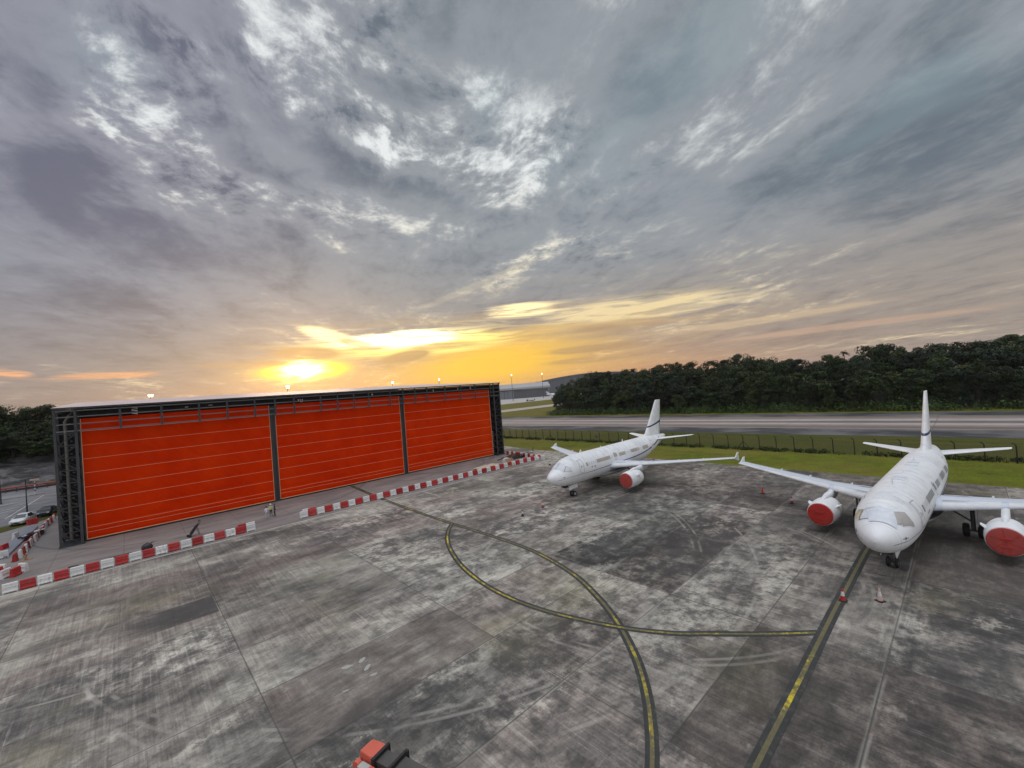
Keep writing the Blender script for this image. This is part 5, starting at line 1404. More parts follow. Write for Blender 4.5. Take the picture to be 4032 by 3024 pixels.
# ================================================================== CARS
def make_car(p, rz, paint, label, suv):
    r = empty('parked_car', p, rz); tag(r, label, 'car', 'cars in the car park')     # local -y is the front
    L, Wd, H = (4.4, 1.80, 1.62) if suv else (4.5, 1.76, 1.46)
    secs = []   # stations along y: (y, half width bottom, half width belt, z bottom, z belt, z roof, half width roof)
    st = [(-L / 2, .62, .66, .42, .70, .72, .55), (-L / 2 + .12, .78, .82, .30, .80, .84, .70), (-L / 2 + .6, .86, .88, .24, .88, .96, .74), (-L / 2 + 1.15, .88, .90, .22, .94, 1.04, .76),
          (-L / 2 + 1.95, .88, .90, .22, .96, H - .06, .62), (-L / 2 + 2.5, .88, .90, .22, .97, H, .63), (L / 2 - 1.1, .88, .90, .22, .99, H - .03, .62), (L / 2 - .45, .87, .89, .26, 1.0, H - .16 if suv else 1.12, .60), (L / 2 - .06, .80, .84, .34, .98, 1.06, .62), (L / 2, .70, .74, .42, .9, .95, .60)]
    for y, wb, wm, zb, zm, zr, wr in st:
        secs.append([(-wb, y, zb), (-wm, y, zb + .16), (-wm * 1.01, y, (zb + zm) / 2), (-wm, y, zm), (-wr, y, zr - .04), (-wr * .7, y, zr), (wr * .7, y, zr), (wr, y, zr - .04), (wm, y, zm), (wm * 1.01, y, (zb + zm) / 2), (wm, y, zb + .16), (wb, y, zb)])
    mb = MB(); loft(mb, secs); mb.build('body', paint, r)
    def gl(poly, name='window'):
        mb = MB(); mb.add(poly, [tuple(range(len(poly)))]); mb.build(name, M['glass'], r)
    y0, y1 = -L / 2 + 1.15, -L / 2 + 1.95
    gl([(-.70, y0 - .0, 1.065), (.70, y0, 1.065), (.56, y1 - .08, H - .085 + .015), (-.56, y1 - .08, H - .085 + .015)], 'windscreen')
    gl([(-.66, L / 2 - .30, 1.10), (.66, L / 2 - .30, 1.10), (.54, L / 2 - .62 if suv else L / 2 - .8, H - .14), (-.54, L / 2 - .62 if suv else L / 2 - .8, H - .14)], 'rear_window')
    for s in (-1, 1):
        gl([(s * .905, y0 + .35, 1.0), (s * .905, L / 2 - .75, 1.02), (s * .665, L / 2 - 1.15, H - .10), (s * .665, y1 + .05, H - .10)])
        mb = MB(); mb.box((s * 1.0, y0 + .42, 1.02), (.18, .12, .13)); mb.build('mirror', paint, r, bevel=.02)
        mb = MB(); mb.box((s * .60, -L / 2 + .06, .72), (.34, .16, .16), Matrix.Rotation(s * .35, 3, 'Z')); mb.build('headlight', M['plastic'], r, bevel=.03)
        for yy in (-L / 2 + .82, L / 2 - .78):
            mb = MB(); mb.lathe([(.20, -.1), (.31, -.1), (.33, -.06), (.33, .06), (.31, .1), (.20, .1)], 24, (0, 0, 0), 'Y'); mb.v = [(s * .80 + a * 0 + b_, yy + a, .33 + c) for a, b_, c in mb.v]; w = mb.build('wheel', M['black'], r)
            mb = MB(); mb.lathe([(.21, .085), (.18, .06), (.02, .07)], 20, (0, 0, 0), 'Y'); mb.v = [(s * (.80 + b_), yy + a, .33 + c) for a, b_, c in mb.v]; mb.build('hubcap', M['hub'], w)
    mb = MB(); mb.box((0, -L / 2 - .005, .46), (1.0, .06, .16)); mb.build('grille', M['black'], r)
    mb = MB(); mb.box((0, -L / 2 - .035, .56), (.46, .02, .11)); mb.build('number_plate', M['black'], r)
make_car((G(72, 2070) + Vector((.25, 1.9, .012))), -0.22, mat('white_car_paint', (0.72, 0.75, 0.74), 0.25, 0, 0.03, 1), 'small white car parked facing the barriers, left of the two', True)
make_car((G(176, 2035) + Vector((.1, 2.0, .012))), -0.12, mat('dark_blue_car_paint', (0.025, 0.027, 0.040), 0.12, 0.3, 0.05, 1), 'dark car with a shiny bonnet parked next to the lattice tower', False)

# ================================================================== CAR PARK FURNITURE
def lamp_post(p, h, label, arm=True):
    r = empty('lamp_post', p, 0.4); tag(r, label, 'lamp post', 'lamp posts in the car park')
    mb = MB(); mb.tube([(0, 0, 0), (0, 0, h * .3)], 0.13, 10); mb.tube([(0, 0, h * .3), (0, 0, h)], [0.09, 0.06], 10); mb.box((0, 0, .05), (.45, .45, .1)); mb.build('pole', M['steel'], r)
    mb = MB(); mb.box((-.25, 0, h + .02), (.9, .35, .14)); mb.build('lamp_head', M['pipe'], r, bevel=.03)
lamp_post(G(108, 2032), 6.6, 'dark lamp post standing right beside the white car')
lamp_post(G(4, 1986), 9.5, 'tall lamp post at the left picture edge')
p = G(139, 1947); r = empty('sign_post', p, 0); tag(r, 'short white post with a flat head on the traffic island', 'post')
mb = MB(); mb.tube([(0, 0, 0), (0, 0, 3.3)], 0.10, 10); mb.build('pole', M['white_pl'], r)
mb = MB(); mb.box((0, 0, 3.5), (1.5, .5, .3)); mb.box((0, 0, 3.28), (.8, .4, .14)); mb.build('head', M['faded'], r, bevel=.04)
mb = MB()
for z in (.8, 1.6, 2.4): mb.lathe([(.115, z), (.115, z + .35)], 10)
mb.build('dark_band', M['rust'], r)
ra, rb = G(-300, 1988), G(300, 1903); r = empty('guard_rail', ra); tag(r, 'long low red pipe rail along the foot of the rock face', 'rail')
mb = MB(); mb.tube([Vector((0, 0, 1.15)), rb - ra + Vector((0, 0, 1.15))], 0.22, 8); mb.build('pipe', mat('red_oxide_pipe', (0.26, 0.055, 0.04), 0.6, 0, .25, 1), r)
mb = MB(); mb.tube([Vector((0, 0.3, 0.5)), rb - ra + Vector((0, 0.3, 0.5))], 0.3, 8); mb.build('lower_pipe', mat('dark_oxide_pipe', (0.10, 0.028, 0.025), 0.6, 0, .25, 1), r)
for k in range(1, 14):
    q = (rb - ra) * (k / 14); mb = MB(); mb.bar(q, q + Vector((0, 0, 1.1)), .2); mb.build('support', M['steel'], r)

# ================================================================== PERIMETER FENCE
def build_fence():
    pts = [Vector((p.x, p.y, 0)) for p in (G(1900, 1728), G(2000, 1726.5), G(2250, 1729), G(2500, 1741), G(2865, 1764.5), G(3000, 1771), G(3300, 1788), G(3680, 1808), G(4032, 1831))]
    x0 = 101.2
    line = [Vector((101.8, 46, 0)), Vector((102.0, 0, 0)), Vector((101.6, -45, 0)), Vector((100.6, -76, 0)), Vector((99.2, -100, 0)), Vector((98.6, -112, 0))]
    L = [0]
    for a, b in zip(line, line[1:]): L.append(L[-1] + (b - a).length)
    def at(s):
        for i in range(len(line) - 1):
            if L[i] <= s <= L[i + 1] or i == len(line) - 2: return line[i] + (line[i + 1] - line[i]) * ((s - L[i]) / (L[i + 1] - L[i]))
    r = empty('perimeter_fence', line[0], 0); tag(r, 'long wire perimeter fence on dark cranked posts between the apron grass and the runway', 'fence')
    o0 = line[0]; n = int(L[-1] / 3.05); H = 2.45
    for k in range(n + 1):
        p = at(k * 3.05) - o0; mb = MB()
        mb.tube([p, p + Vector((0, 0, H)), p + Vector((0.0, 0.12, H + .22)), p + Vector((0, 0.42, H + .42))], [0.085, 0.08, 0.075, 0.06], 8)
        if k % 9 == 4:
            for s in (-1, 1): mb.tube([p + Vector((0, 0, 1.55)), p + Vector((0, s * 1.25, 0))], 0.055, 6)
        mb.build('fence_post', M['post'], r)
    mb = MB()
    zs = [0.15 + 0.18 * i for i in range(13)]
    for k in range(n):
        a, b = at(k * 3.05) - o0, at((k + 1) * 3.05) - o0
        for z in zs: mb.bar(a + Vector((0, 0, z)), b + Vector((0, 0, z)), 0.012, 0.016)
        for q in range(1, 15):
            p = a + (b - a) * (q / 15); mb.bar(p + Vector((0, 0, .12)), p + Vector((0, 0, H - .1)), 0.012, 0.012)
        for z, d in ((H + .22, .12), (H + .4, .4)): mb.bar(a + Vector((0, d, z)), b + Vector((0, d, z)), 0.02, 0.02)
    mb.build('wire_mesh', M['post'], r)
    mb = MB(); p = at(9.5 * 3.05 + 28) - o0; mb.box(p + Vector((-0.06, 0, 1.4)), (0.04, 1.0, 0.7)); mb.build('notice_board', M['steel_light'], r)
M['post'] = mat('dark_fence_post', (0.020, 0.022, 0.016), 0.8, 0, .3, 3)
build_fence()

# ================================================================== FLOODLIGHT MASTS
def mast(u, v_top, dep, label, big=1.0):
    p = at_depth(u, v_top, dep); h = p.z
    r = empty('floodlight_mast', (p.x, p.y, 0), 0.7); tag(r, label, 'floodlight', 'floodlight masts around the far aprons')
    mb = MB(); mb.tube([(0, 0, 0), (0, 0, h)], [0.42, 0.22], 10); mb.build('mast_pole', M['steel'], r)
    mb = MB(); mb.box((0, 0, h), (3.2 * big, 0.5, 0.3)); mb.box((0, 0, h - 1.0), (2.2 * big, 0.5, 0.3)); mb.build('crossarm', M['steel'], r)
    for x, z in ((-1.3, .55), (0, .55), (1.3, .55), (-.8, -.5), (.8, -.5)):
        mb = MB(); mb.box((x * big, -.3, h + z), (0.95 * big, 0.5, 0.75), Matrix.Rotation(.3, 3, 'X')); mb.build('lamp', M['lamp_on'], r)
mast(592, 1559, 420, 'brightly lit floodlight mast showing over the left part of the hangar roof', 1.5)
mast(1132, 1524, 330, 'lit floodlight mast right below the setting sun', 1.0)
mast(1545, 1507, 420, 'lit floodlight mast over the right half of the hangar roof', 1.05)
mast(1728, 1495, 520, 'lit floodlight mast just left of the hangar right end', 1.1)
mast(2013, 1477, 640, 'thin floodlight mast in front of the far grey hangar, left one', 1.1)
mast(2133, 1472, 660, 'thin floodlight mast by the far domed shed, right one', 1.1)

# ================================================================== FAR AIRFIELD BUILDINGS
def ribbed(name, col):
    m, nt, b = new_mat(name); x, y, z = sep(nt, ocoord(nt))
    rb = ((x / 6.0).fract() - 0.5).absv(); n1 = noise(nt, xyz(nt, x, y, z * 0.3), 0.12, 5)
    c = scalec(nt, col, rb.ss(0.44, 0.5) * -0.22 + (n1 - .5) * .4 + 1.0); nt.links.new(c.k, b.inputs['Base Color']); b.inputs['Roughness'].default_value = .6; return m
M['fargrey'] = ribbed('far_grey_cladding', (0.115, 0.118, 0.125)); M['farlight'] = ribbed('far_pale_cladding', (0.26, 0.265, 0.28)); M['fardoor'] = mat('far_door', (0.19, 0.20, 0.215), .6, 0, .1, .05); M['farroof'] = mat('far_roof', (0.38, 0.375, 0.38), .5, 0, .1, .02); M['farblue'] = ribbed('far_blue_cladding', (0.12, 0.125, 0.14))
def far_hangar():
    a, b = at_depth(1880, 1540, 800), at_depth(2163, 1540, 800); a.z = b.z = 0; d = (b - a); L = d.length; rz = math.atan2(d.y, d.x)
    r = empty('far_hangar', a, rz); tag(r, 'wide pale grey hangar with a low pitched roof on the far apron', 'hangar')
    mb = MB(); mb.box((L / 2, 40, 9), (L, 80, 18)); mb.build('wall', M['fargrey'], r)
    mb = MB(); mb.prism([(-4, 17.2), (-4, 20.6), (40, 28.5), (80, 22), (80, 17.2)], -3, L + 2, 'YZ'); mb.build('roof', M['farroof'], r)
    for x0, x1, h in ((42, 50, 15), (51.5, 57, 15), (58, 66, 16)):
        mb = MB(); mb.box(((x0 + x1) / 2, -.3, h / 2), (x1 - x0, .5, h)); mb.build('door', M['fardoor'], r)
    mb = MB(); mb.box((67.5, -.6, 8.5), (2.0, 1.0, 17)); mb.box((L - 1, -.6, 8.5), (1.6, 1.0, 17)); mb.build('column', M['farlight'], r)
    mb = MB(); mb.box((112, -.5, 17.0), (55, .8, 2.6)); mb.build('canopy', M['farlight'], r)
far_hangar()
def far_shed():
    a, b = at_depth(2137, 1540, 930), at_depth(2560, 1540, 930); a.z = b.z = 0; d = b - a; L = d.length; rz = math.atan2(d.y, d.x)
    r = empty('domed_shed', a, rz); tag(r, 'large blue grey shed with a bowed roof rising behind the wood', 'shed')
    n = 16; prof = [(0, 0)] + [(L * k / n, 31 + 14 * math.sin(math.pi * (0.10 + 0.80 * k / n)) - 4.3) for k in range(n + 1)] + [(L, 0)]
    mb = MB(); mb.prism(prof, 0, 90, 'XZ'); mb.build('wall', M['farblue'], r)
    mb = MB(); top = [(x, z) for x, z in prof[1:-1]]; mb.prism(top + [(x, z + 1.6) for x, z in reversed(top)], -2, 91, 'XZ'); mb.build('roof', M['fardoor'], r)
far_shed()
def jet(p, rz, sc, m, label, name='light_jet'):
    r = empty(name, p, rz); r.scale = (sc,) * 3; tag(r, label, 'aircraft')
    B = lambda mb, nm: mb.build(nm, m, r)
    mb = MB(); mb.lathe([(.05, 0), (.45, .8), (.8, 2.2), (.92, 4), (.92, 9), (.7, 12), (.3, 14.6), (.1, 15)], 16, (0, 0, 1.9), 'X'); B(mb, 'fuselage')
    for s in (-1, 1):
        mb = MB(); mb.prism([(6, s * .5), (8.8, s * .5), (10.2, s * 7.4), (9.2, s * 7.4)], 1.35, 1.5); B(mb, 'wing')
        mb = MB(); mb.prism([(13.2, 0), (14.6, 0), (15.4, s * 2.6), (14.7, s * 2.6)], 4.5, 4.6); B(mb, 'tailplane')
        mb = MB(); mb.lathe([(.4, 0), (.45, .6), (.4, 2.2), (.25, 2.6)], 12, (10, s * 1.35, 2.3), 'X', cap=True); B(mb, 'engine')
        mb = MB(); mb.tube([(8, s * 1.4, 1.4), (8, s * 1.4, .3)], .08, 6); mb.lathe([(.32, -.12), (.32, .12)], 12, (8, s * 1.4, .32), 'Y', cap=True); mb.build('main_gear', M['black'], r)
    mb = MB(); mb.prism([(11.4, 2.5), (14.2, 2.5), (15.3, 4.9), (13.9, 4.9)], -.1, .1, 'XZ'); B(mb, 'tail_fin')
    mb = MB(); mb.tube([(2, 0, 1.5), (2, 0, .25)], .07, 6); mb.lathe([(.25, -.1), (.25, .1)], 12, (2, 0, .25), 'Y', cap=True); mb.build('nose_gear', M['black'], r)
    return r
M['darkjet'] = mat('dark_jet_paint', (0.045, 0.05, 0.06), .4, 0, .1, 1)
c0, c1 = G(2083, 1580.5), G(2110, 1576.5); q = (c1 - c0); q.z = 0
dr_ = CR.copy(); dr_.z = 0; dr_.normalize()
jet((c0.x, c0.y, 0), math.atan2(dr_.y, dr_.x) + .15, 0.55, M['darkjet'], 'tiny dark jet on the far apron by the grass')
p = G(2077, 1580.5); r = empty('tow_tractor', (p.x, p.y, 0), .3); tag(r, 'tiny dark tow tractor in front of the far jet', 'tractor')
mb = MB(); mb.box((0, 0, 1.0), (3.4, 1.8, .9)); mb.build('body', M['darkjet'], r, bevel=.1)
mb = MB(); mb.box((.6, 0, 1.9), (1.4, 1.6, 1.0)); mb.build('cab', M['glass'], r, bevel=.1)
for x in (-1.1, 1.1):
    for s in (-1, 1):
        mb = MB(); mb.lathe([(.45, -.15), (.45, .15)], 14, (x, s * .85, .45), 'Y', cap=True); mb.build('wheel', M['black'], r)
p = at_depth(2212, 1545, 760); jet((p.x, p.y, 0), math.atan2(dr_.y, dr_.x) + 2.9, 1.9, M['paint2'], 'white aircraft mostly hidden by the left end of the wood', 'distant_aircraft')

# ================================================================== TREES
def leaf_mat(name, c0, c1):
    m, nt, b = new_mat(name)
    x, y, z = sep(nt, ocoord(nt))
    oi = nt.nodes.new('ShaderNodeObjectInfo'); rnd = S(nt, oi.outputs['Random'])
    v = xyz(nt, x + rnd * 40.0, y, z); n1 = noise(nt, v, 0.55, 4, .6); n2 = noise(nt, v, 3.5, 3, .6)
    c = mix(nt, n1.ss(.35, .65), c0, c1); c = scalec(nt, c, (n2 - .5) * 1.4 + (rnd - .5) * 1.1 + 1.0)
    nt.links.new(c.k, b.inputs['Base Color']); b.inputs['Roughness'].default_value = .6; b.inputs['Specular IOR Level'].default_value = .25
    return m
M['leaf_a'] = leaf_mat('leaf_dark', (0.012, 0.022, 0.007), (0.036, 0.058, 0.012))
M['leaf_b'] = leaf_mat('leaf_mid', (0.016, 0.027, 0.008), (0.055, 0.074, 0.015))
M['leaf_c'] = leaf_mat('leaf_bluish', (0.012, 0.023, 0.012), (0.034, 0.052, 0.022))
M['leaf_dry'] = leaf_mat('leaf_brownish', (0.018, 0.020, 0.009), (0.044, 0.044, 0.017))
M['bark'] = mat('bark', (0.034, 0.027, 0.021), .9, 0, .3, 2)
def leaf_cloud(mb, rng, clumps, per, size, flat=0.55):
    for (c, rx, rz_) in clumps:
        for _ in range(per):
            while True:
                d = Vector((rng.uniform(-1, 1), rng.uniform(-1, 1), rng.uniform(-1, 1)))
                if 0.25 < d.length < 1: break
            d = d.normalized() * (0.55 + 0.45 * rng.random() ** .6)
            p = c + Vector((d.x * rx, d.y * rx, d.z * rz_)); s = size * rng.uniform(.6, 1.35)
            n = (Vector((d.x, d.y, d.z + flat)) + Vector((rng.uniform(-.7, .7), rng.uniform(-.7, .7), rng.uniform(-.5, .5)))).normalized()
            a = n.cross(Vector((rng.uniform(-1, 1), rng.uniform(-1, 1), rng.uniform(-1, 1)))).normalized(); b = n.cross(a)
            o = len(mb.v); k = rng.uniform(.45, .8)
            mb.v += [tuple(p - a * s * .5), tuple(p + b * s * .5 * k + n * s * .08), tuple(p + a * s * .5), tuple(p - b * s * .5 * k + n * s * .08)]
            mb.f.append([o, o + 1, o + 2, o + 3]); mb.m.append(0); mb.sm.append(False)
def make_tree(seed, H, Rc, m, n=30, per=95, size=.55, kind='round'):
    rng = random.Random(seed); tr = MB(); hb = H * (.14 if kind != 'tall' else .2)
    lean = Vector((rng.uniform(-.6, .6), rng.uniform(-.6, .6), 0))
    path = [Vector((0, 0, -1.0)), lean * .4 + Vector((0, 0, hb)), lean + Vector((0, 0, H * .8))]
    tr.tube(path, [H * .026, H * .019, H * .006], 8)
    clumps = []
    for k in range(n):
        w = rng.uniform(0, 2 * math.pi); h = rng.random() ** .8
        if kind == 'round': rr_ = Rc * math.sqrt(max(.05, 1 - (h * 1.25 - .45) ** 2 * .9)) * rng.uniform(.35, 1.0)
        elif kind == 'umbrella': h = .45 + .55 * h; rr_ = Rc * 1.15 * rng.uniform(.2, 1.0) * (1.1 - .55 * (h - .45))
        else: rr_ = Rc * (.75 - .35 * h) * rng.uniform(.3, 1.1)
        z = hb * .75 + (H - hb * .75) * h * .93
        c = lean * h + Vector((math.cos(w) * rr_, math.sin(w) * rr_, z)); q = rng.uniform(.65, 1.3) * Rc * .27
        clumps.append((c, q * 1.15, q * .72))
        if k % 3 == 0:
            s = path[1] + (path[2] - path[1]) * rng.uniform(0, .7); tr.tube([s, (s + c) / 2 + Vector((0, 0, -.3)), c], [H * .009, H * .006, H * .002], 5)
    mb = MB(); leaf_cloud(mb, rng, clumps, per, size)
    return mb, tr
PROTO = []
for i, (H, Rc, m, kind) in enumerate(((13, 4.6, 'leaf_a', 'round'), (14, 5.2, 'leaf_b', 'round'), (12, 4.4, 'leaf_c', 'round'), (15, 4.8, 'leaf_a', 'umbrella'), (13, 4.2, 'leaf_b', 'tall'), (14, 5.0, 'leaf_c', 'umbrella'), (12.5, 4.8, 'leaf_a', 'round'), (13.5, 4.4, 'leaf_dry', 'umbrella'))):
    cr, tk = make_tree(50 + i, H, Rc, m, kind=kind)
    PROTO.append((H, Rc, m, cr, tk, []))
def plant_tree(k, p, hz, hw, rz, label, group, name='broadleaf_tree'):
    H, Rc, m, cr, tk, cache = PROTO[k]
    if not cache:
        t = empty(name); cache.append(t); cr.build('crown', M[m], t, fixn=False); tk.build('trunk', M['bark'], t)
    else: t = copy_tree(cache[0])
    t.location = p; t.rotation_euler = (0, 0, rz); t.scale = (hw / H * 1.0, hw / H, hz / H)
    tag(t, label, 'tree', group); return t
rr = random.Random(31)
ROWS = [(191.0, .50, 'front'), (196.5, .70, 'front'), (203, .86, 'mid'), (210, .96, 'mid'), (218, 1.0, 'top'), (227, .99, 'top')]
LAB = {'front': 'broadleaf tree in the front edge of the dark wood beyond the runway', 'mid': 'broadleaf tree halfway up the dark wooded slope beyond the runway', 'top': 'broadleaf tree on the skyline of the dark wood beyond the runway'}
cnt = 0
for ri, (xr, fr, zone) in enumerate(ROWS):
    y = 100.0 + ri * 14
    while y > -128:
        x = xr + rr.uniform(-2.2, 2.2); yy = y + rr.uniform(-1.8, 1.8); y -= rr.uniform(5.4, 8.4)
        g = hill_h(x, yy); u, v, d = PX(x, yy, 0)
        if u < 2175 + rr.uniform(0, 25) or u > 4500: continue
        ub, vb, db = PX(x, yy, g); ct = crest(u)
        ft = max(.35, min(1.02, fr + rr.uniform(-.14, .07)))
        bx = 1632 - (u - 2150) * 0.015
        vt = bx + (ct - bx) * ft
        if zone == 'top': vt += rr.uniform(-10, 14)
        # height at which the tree top shows at row vt
        uu, v1, _ = PX(x, yy, g + 10); h = (vb - vt) / ((vb - v1) / 10)
        if h < 4.0: continue
        h = min(h, 21.0)
        k = rr.randrange(len(PROTO)); 
        if PROTO[k][2] == 'leaf_dry' and rr.random() < .6: k = 0
        plant_tree(k, (x, yy, g), h, max(8.5, min(14, h * .95)) * rr.uniform(.9, 1.15) * (0.85 if u < 2330 else 1.0), rr.uniform(0, 6.28), LAB[zone], 'broadleaf trees of the wood, ' + zone + ' zone')
        cnt += 1
# left wood on the rock bank
for k in range(74):
    u = rr.uniform(-260, 330); dy = rr.choice((9, 13, 18, 24, 30)); x0 = -40
    d = ray(u, 1700); yy = CLIFF_Y + dy + 3; t = (yy - CY) / d.y; x = CX + d.x * t
    b = (yy - CLIFF_Y - (x + 15) * -.10) / 34; g = 8.6 + 4.4 * max(0, (b - .55) / .45) if b > .55 else 7.6
    g = min(g, 20); ub, vb, _ = PX(x, yy, g); uu, v1, _ = PX(x, yy, g + 10)
    top = (1588 + rr.uniform(-6, 45) if u < 215 else 1600 + rr.uniform(-14, 20)) - (u - 100) * .03 if dy >= 24 else 1590 + (30 - dy) * 5.5 + rr.uniform(-15, 40)
    h = (vb - top) / ((vb - v1) / 10)
    if h < 4: h = 4.5
    plant_tree(rr.choice((0, 1, 2, 6, 4, 7, 3)), (x, yy, g - .4), min(h, 17), max(9, min(13, h)) * rr.uniform(.9, 1.2), rr.uniform(0, 6.28), 'broadleaf tree of the wood on the rock bank at the left edge', 'trees on the rock bank')
# palms on the skyline
def palm(p, h, label, sc=1.0):
    r = empty('palm_tree', p); tag(r, label, 'palm'); rng = random.Random(int(h * 100))
    mb = MB(); mb.tube([(0, 0, -1), (0.2, 0, h * .5), (0.1, .1, h)], [.22, .17, .13], 8); mb.build('trunk', M['bark'], r)
    mb = MB()
    for k in range(22):
        w = rng.uniform(0, 6.28); e = rng.uniform(-.2, 1.3); L = rng.uniform(2.4, 3.4) * sc; pts = []
        for q in range(8):
            t = q / 7; pts.append(Vector((math.cos(w) * L * t * math.cos(e), math.sin(w) * L * t * math.cos(e), h + L * t * math.sin(e) - 1.3 * sc * t * t)))
        for q in range(7):
            a, b = pts[q], pts[q + 1]; d = (b - a).normalized(); s = d.cross(Vector((0, 0, 1)))
            if s.length < .1: s = Vector((1, 0, 0))
            s.normalize()
            for sd in (-1, 1):
                for z in range(3):
                    a0 = a + (b - a) * z / 3; tip = a0 + s * sd * .75 * sc * (1 - .6 * q / 7) + d * .35 + Vector((0, 0, -.25))
                    mb.add([a0, a0 + d * .10, tip], [(0, 1, 2)])
        mb.tube(pts, .03, 4, cap=False)
    mb.build('fronds', M['leaf_a'], r, fixn=False)
for u, v, x, lb, sc in ((3322, 1376, 216, 'spiky palm silhouette sticking out of the skyline of the wood', .6), (2306, 1470, 203, 'palm at the left end of the skyline of the wood', .9)):
    d = ray(u, v); t = (x - CX) / d.x; yy = CY + d.y * t; z = HC + d.z * t; g = hill_h(x, yy); palm((x, yy, g), z - g - 1.5, lb, sc)
# bare tree
def bare():
    d = ray(2258, 1490); x = 205; t = (x - CX) / d.x; yy = CY + d.y * t; z = HC + d.z * t; g = hill_h(x, yy); h = z - g; rng = random.Random(9)
    r = empty('bare_tree', (x, yy, g)); tag(r, 'leafless pale tree at the left end of the wood', 'tree'); mb = MB()
    def br(p, d, L, rad_, dep):
        q = p + d * L; mb.tube([p, (p + q) / 2 + Vector((rng.uniform(-.1, .1),) * 3) * L, q], [rad_, rad_ * .8, rad_ * .55], 5, cap=False)
        if dep > 0:
            for _ in range(3): br(q, (d + Vector((rng.uniform(-.8, .8), rng.uniform(-.8, .8), rng.uniform(-.1, .6)))).normalized(), L * rng.uniform(.55, .75), rad_ * .55, dep - 1)
    br(Vector((0, 0, 0)), Vector((0, .05, 1)), h * .42, .22, 4); mb.build('branches', mat('pale_bark', (.16, .13, .11), .9), r)
bare()
# understorey scrub and weeds: nobody could count it
mb = MB(); rng = random.Random(77); cl = []
for k in range(460):
    y = rng.uniform(-125, 92); x = 187.0 + rng.uniform(-2.0, 5.0) + (max(0, y - 40)) * -.02
    u, v, d = PX(x, y, 0)
    if u < 2160: continue
    hgt = rng.uniform(.8, 3.2); cl.append((Vector((x, y, hgt * .45)), rng.uniform(1.2, 2.4), hgt))
leaf_cloud(mb, rng, cl, 55, .55)
M['scrub'] = leaf_mat('scrub_green', (0.022, 0.042, 0.009), (0.060, 0.100, 0.018))
tag(mb.build('scrub', M['scrub'], fixn=False), kind='stuff')
mb = MB(); cl = []
for k in range(260):
    x = rng.uniform(-95, 2); yy = CLIFF_Y + (x + 15) * -0.10 + rng.uniform(13.0, 20.0); b = (yy - CLIFF_Y - (x + 15) * -.10) / 34
    g = 7.4 if b < .5 else 8.4; hgt = rng.uniform(1.0, 3.6); cl.append((Vector((x, yy, g + hgt * .25)), rng.uniform(1.4, 2.6), hgt))
leaf_cloud(mb, rng, cl, 70, .5)
tag(mb.build('bank_scrub', M['leaf_a'], fixn=False), kind='stuff')
M['weed'] = leaf_mat('weed_green', (0.020, 0.036, 0.008), (0.048, 0.068, 0.012))
mb = MB(); cl = []
for k in range(620):
    y = rng.uniform(-112, 46); w = noise_w = math.sin(y * .21) + math.sin(y * .53 + 1) + math.sin(y * 1.3 + 2) * .5
    if w < rng.uniform(-2.4, 0.8): continue
    cl.append((Vector((100.9 + rng.uniform(-1.0, 1.0), y, .18)), rng.uniform(.4, 1.0), rng.uniform(.25, .6)))
leaf_cloud(mb, rng, cl, 40, .26, 0.0)
tag(mb.build('weeds', M['weed'], fixn=False), kind='stuff')
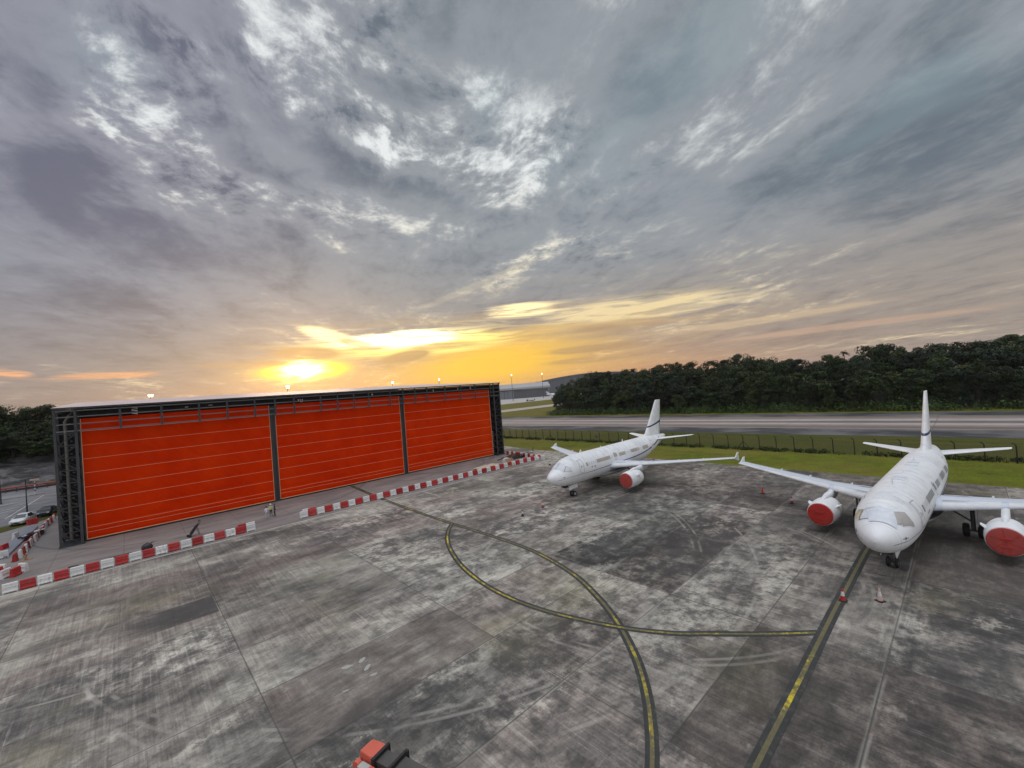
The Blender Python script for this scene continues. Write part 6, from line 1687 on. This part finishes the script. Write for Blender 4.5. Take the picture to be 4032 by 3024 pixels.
# ================================================================== BOOM LIFT (only its boom head reaches into the frame)
def boom_lift():
    M['boomred'] = mat('orange_red_machine_paint', (0.62, 0.115, 0.070), .5, 0, .18, 4, (1, 1, 1), (.45, .12, .09))
    M['boomgrey'] = mat('grey_boom_section', (0.085, 0.078, 0.072), .45, .2, .25, 3)
    z = 8.7; hp = G(1409, 2944, z) + Vector((0.16, -0.05, 0))
    d = Vector((0.29, -0.955, 0.0)).normalized()
    r = empty('boom_lift', (hp.x, hp.y, 0)); tag(r, 'orange and grey telescopic boom of a lift reaching in at the bottom edge', 'boom lift')
    o = Vector((hp.x, hp.y, 0)); s = d.cross(Vector((0, 0, 1))).normalized(); up = s.cross(d)
    H = Vector((0, 0, z - .2)); R = Matrix((d, s, up)).transposed(); R = Matrix(((d.x, s.x, up.x), (d.y, s.y, up.y), (d.z, s.z, up.z)))
    P3 = lambda a, b, c: H + d * a + s * b + up * c
    mb = MB(); 
    secs = []
    for a, w, h0, h1 in ((-.10, .10, -.20, .10), (0.02, .165, -.26, .20), (.30, .185, -.24, .205), (.40, .185, -.24, .205)):
        secs.append([P3(a, -w, h0), P3(a, w, h0), P3(a, w, h1), P3(a, -w, h1)])
    loft(mb, secs, 0, False); hd = mb.build('boom_head', M['boomred'], r, bevel=.02)
    mb = MB(); mb.box(P3(.43, 0, -.01), (.07, .46, .47), R); mb.build('wear_collar', M['black'], r, bevel=.01)
    mb = MB(); mb.box(P3(.66, 0, -.02), (.52, .31, .34), R); mb.build('inner_boom', M['boomgrey'], r, bevel=.015)
    mb = MB(); mb.box(P3(.90, 0, 0), (.06, .46, .48), R); mb.box(P3(.90, -.25, .08), (.08, .07, .28), R); mb.build('wear_collar', M['black'], r, bevel=.01)
    mb = MB(); mb.box(P3(4.1, 0, -.03), (6.34, .37, .40), R); mb.build('outer_boom', M['boomgrey'], r, bevel=.02)
    # jib and its pin at the near left of the head
    mb = MB(); mb.tube([P3(.02, .20, -.02), P3(.02, .30, -.02)], .10, 16); mb.build('pivot_pin', M['boomred'], r)
    mb = MB(); mb.tube([P3(.02, -.2, -.02), P3(.02, -.26, -.02)], .10, 16); mb.build('pivot_pin', M['boomred'], r)
    mb = MB(); mb.box(P3(.28, .30, .02), (.26, .15, .17), R); mb.build('limit_box', mat('pale_grey_box', (.42, .42, .38), .6), r, bevel=.015)
    mb = MB(); mb.bar(P3(.40, .30, .06), P3(1.6, .32, -.10), .14, .12); mb.bar(P3(.40, .30, -.05), P3(.30, .30, -.75), .14, .10); mb.build('jib_arm', M['boomred'], r, bevel=.012)
    mb = MB(); mb.bar(P3(.12, .33, -.15), P3(.12, .33, -.95), .08, .08); mb.tube([P3(.1, .38, .0), P3(.02, .40, -.4), P3(.2, .38, -.9)], .035, 8); mb.build('hydraulic_hose', M['black'], r)
    # machine below, out of frame
    e = P3(7.4, 0, -.1); b0 = Vector((e.x, e.y, 0))
    mb = MB(); mb.bar(b0 + Vector((0, 0, 1.6)), e, .5, .5); mb.build('riser', M['boomred'], r)
    mb = MB(); mb.box(b0 + Vector((0, 0, 1.35)), (2.4, 3.2, .9)); mb.build('turntable', M['boomred'], r, bevel=.08)
    mb = MB(); mb.box(b0 + Vector((0, 0, .75)), (2.0, 3.8, .45)); mb.build('chassis', M['steel'], r, bevel=.05)
    for x in (-1.15, 1.15):
        for y in (-1.4, 1.4):
            mb = MB(); mb.lathe([(.3, -.2), (.5, -.18), (.5, .18), (.3, .2)], 20, (0, 0, 0), 'Y', cap=True); mb.v = [(b0.x + x + b_, b0.y + y + a, .52 + c) for a, b_, c in mb.v]; mb.build('wheel', M['black'], r)
boom_lift()

# ================================================================== AIR
def build_haze():
    m = bpy.data.materials.new('thin_evening_haze'); m.use_nodes = True; nt = m.node_tree
    nt.nodes.clear(); o = nt.nodes.new('ShaderNodeOutputMaterial'); v = nt.nodes.new('ShaderNodeVolumePrincipled')
    v.inputs['Color'].default_value = (0.86, 0.89, 0.95, 1); v.inputs['Density'].default_value = 0.00006; v.inputs['Anisotropy'].default_value = 0.2
    nt.links.new(v.outputs[0], o.inputs['Volume'])
    mb = MB(); mb.box((1000, 1000, 44), (7000, 7000, 94)); tag(mb.build('haze', m), kind='stuff')
build_haze()
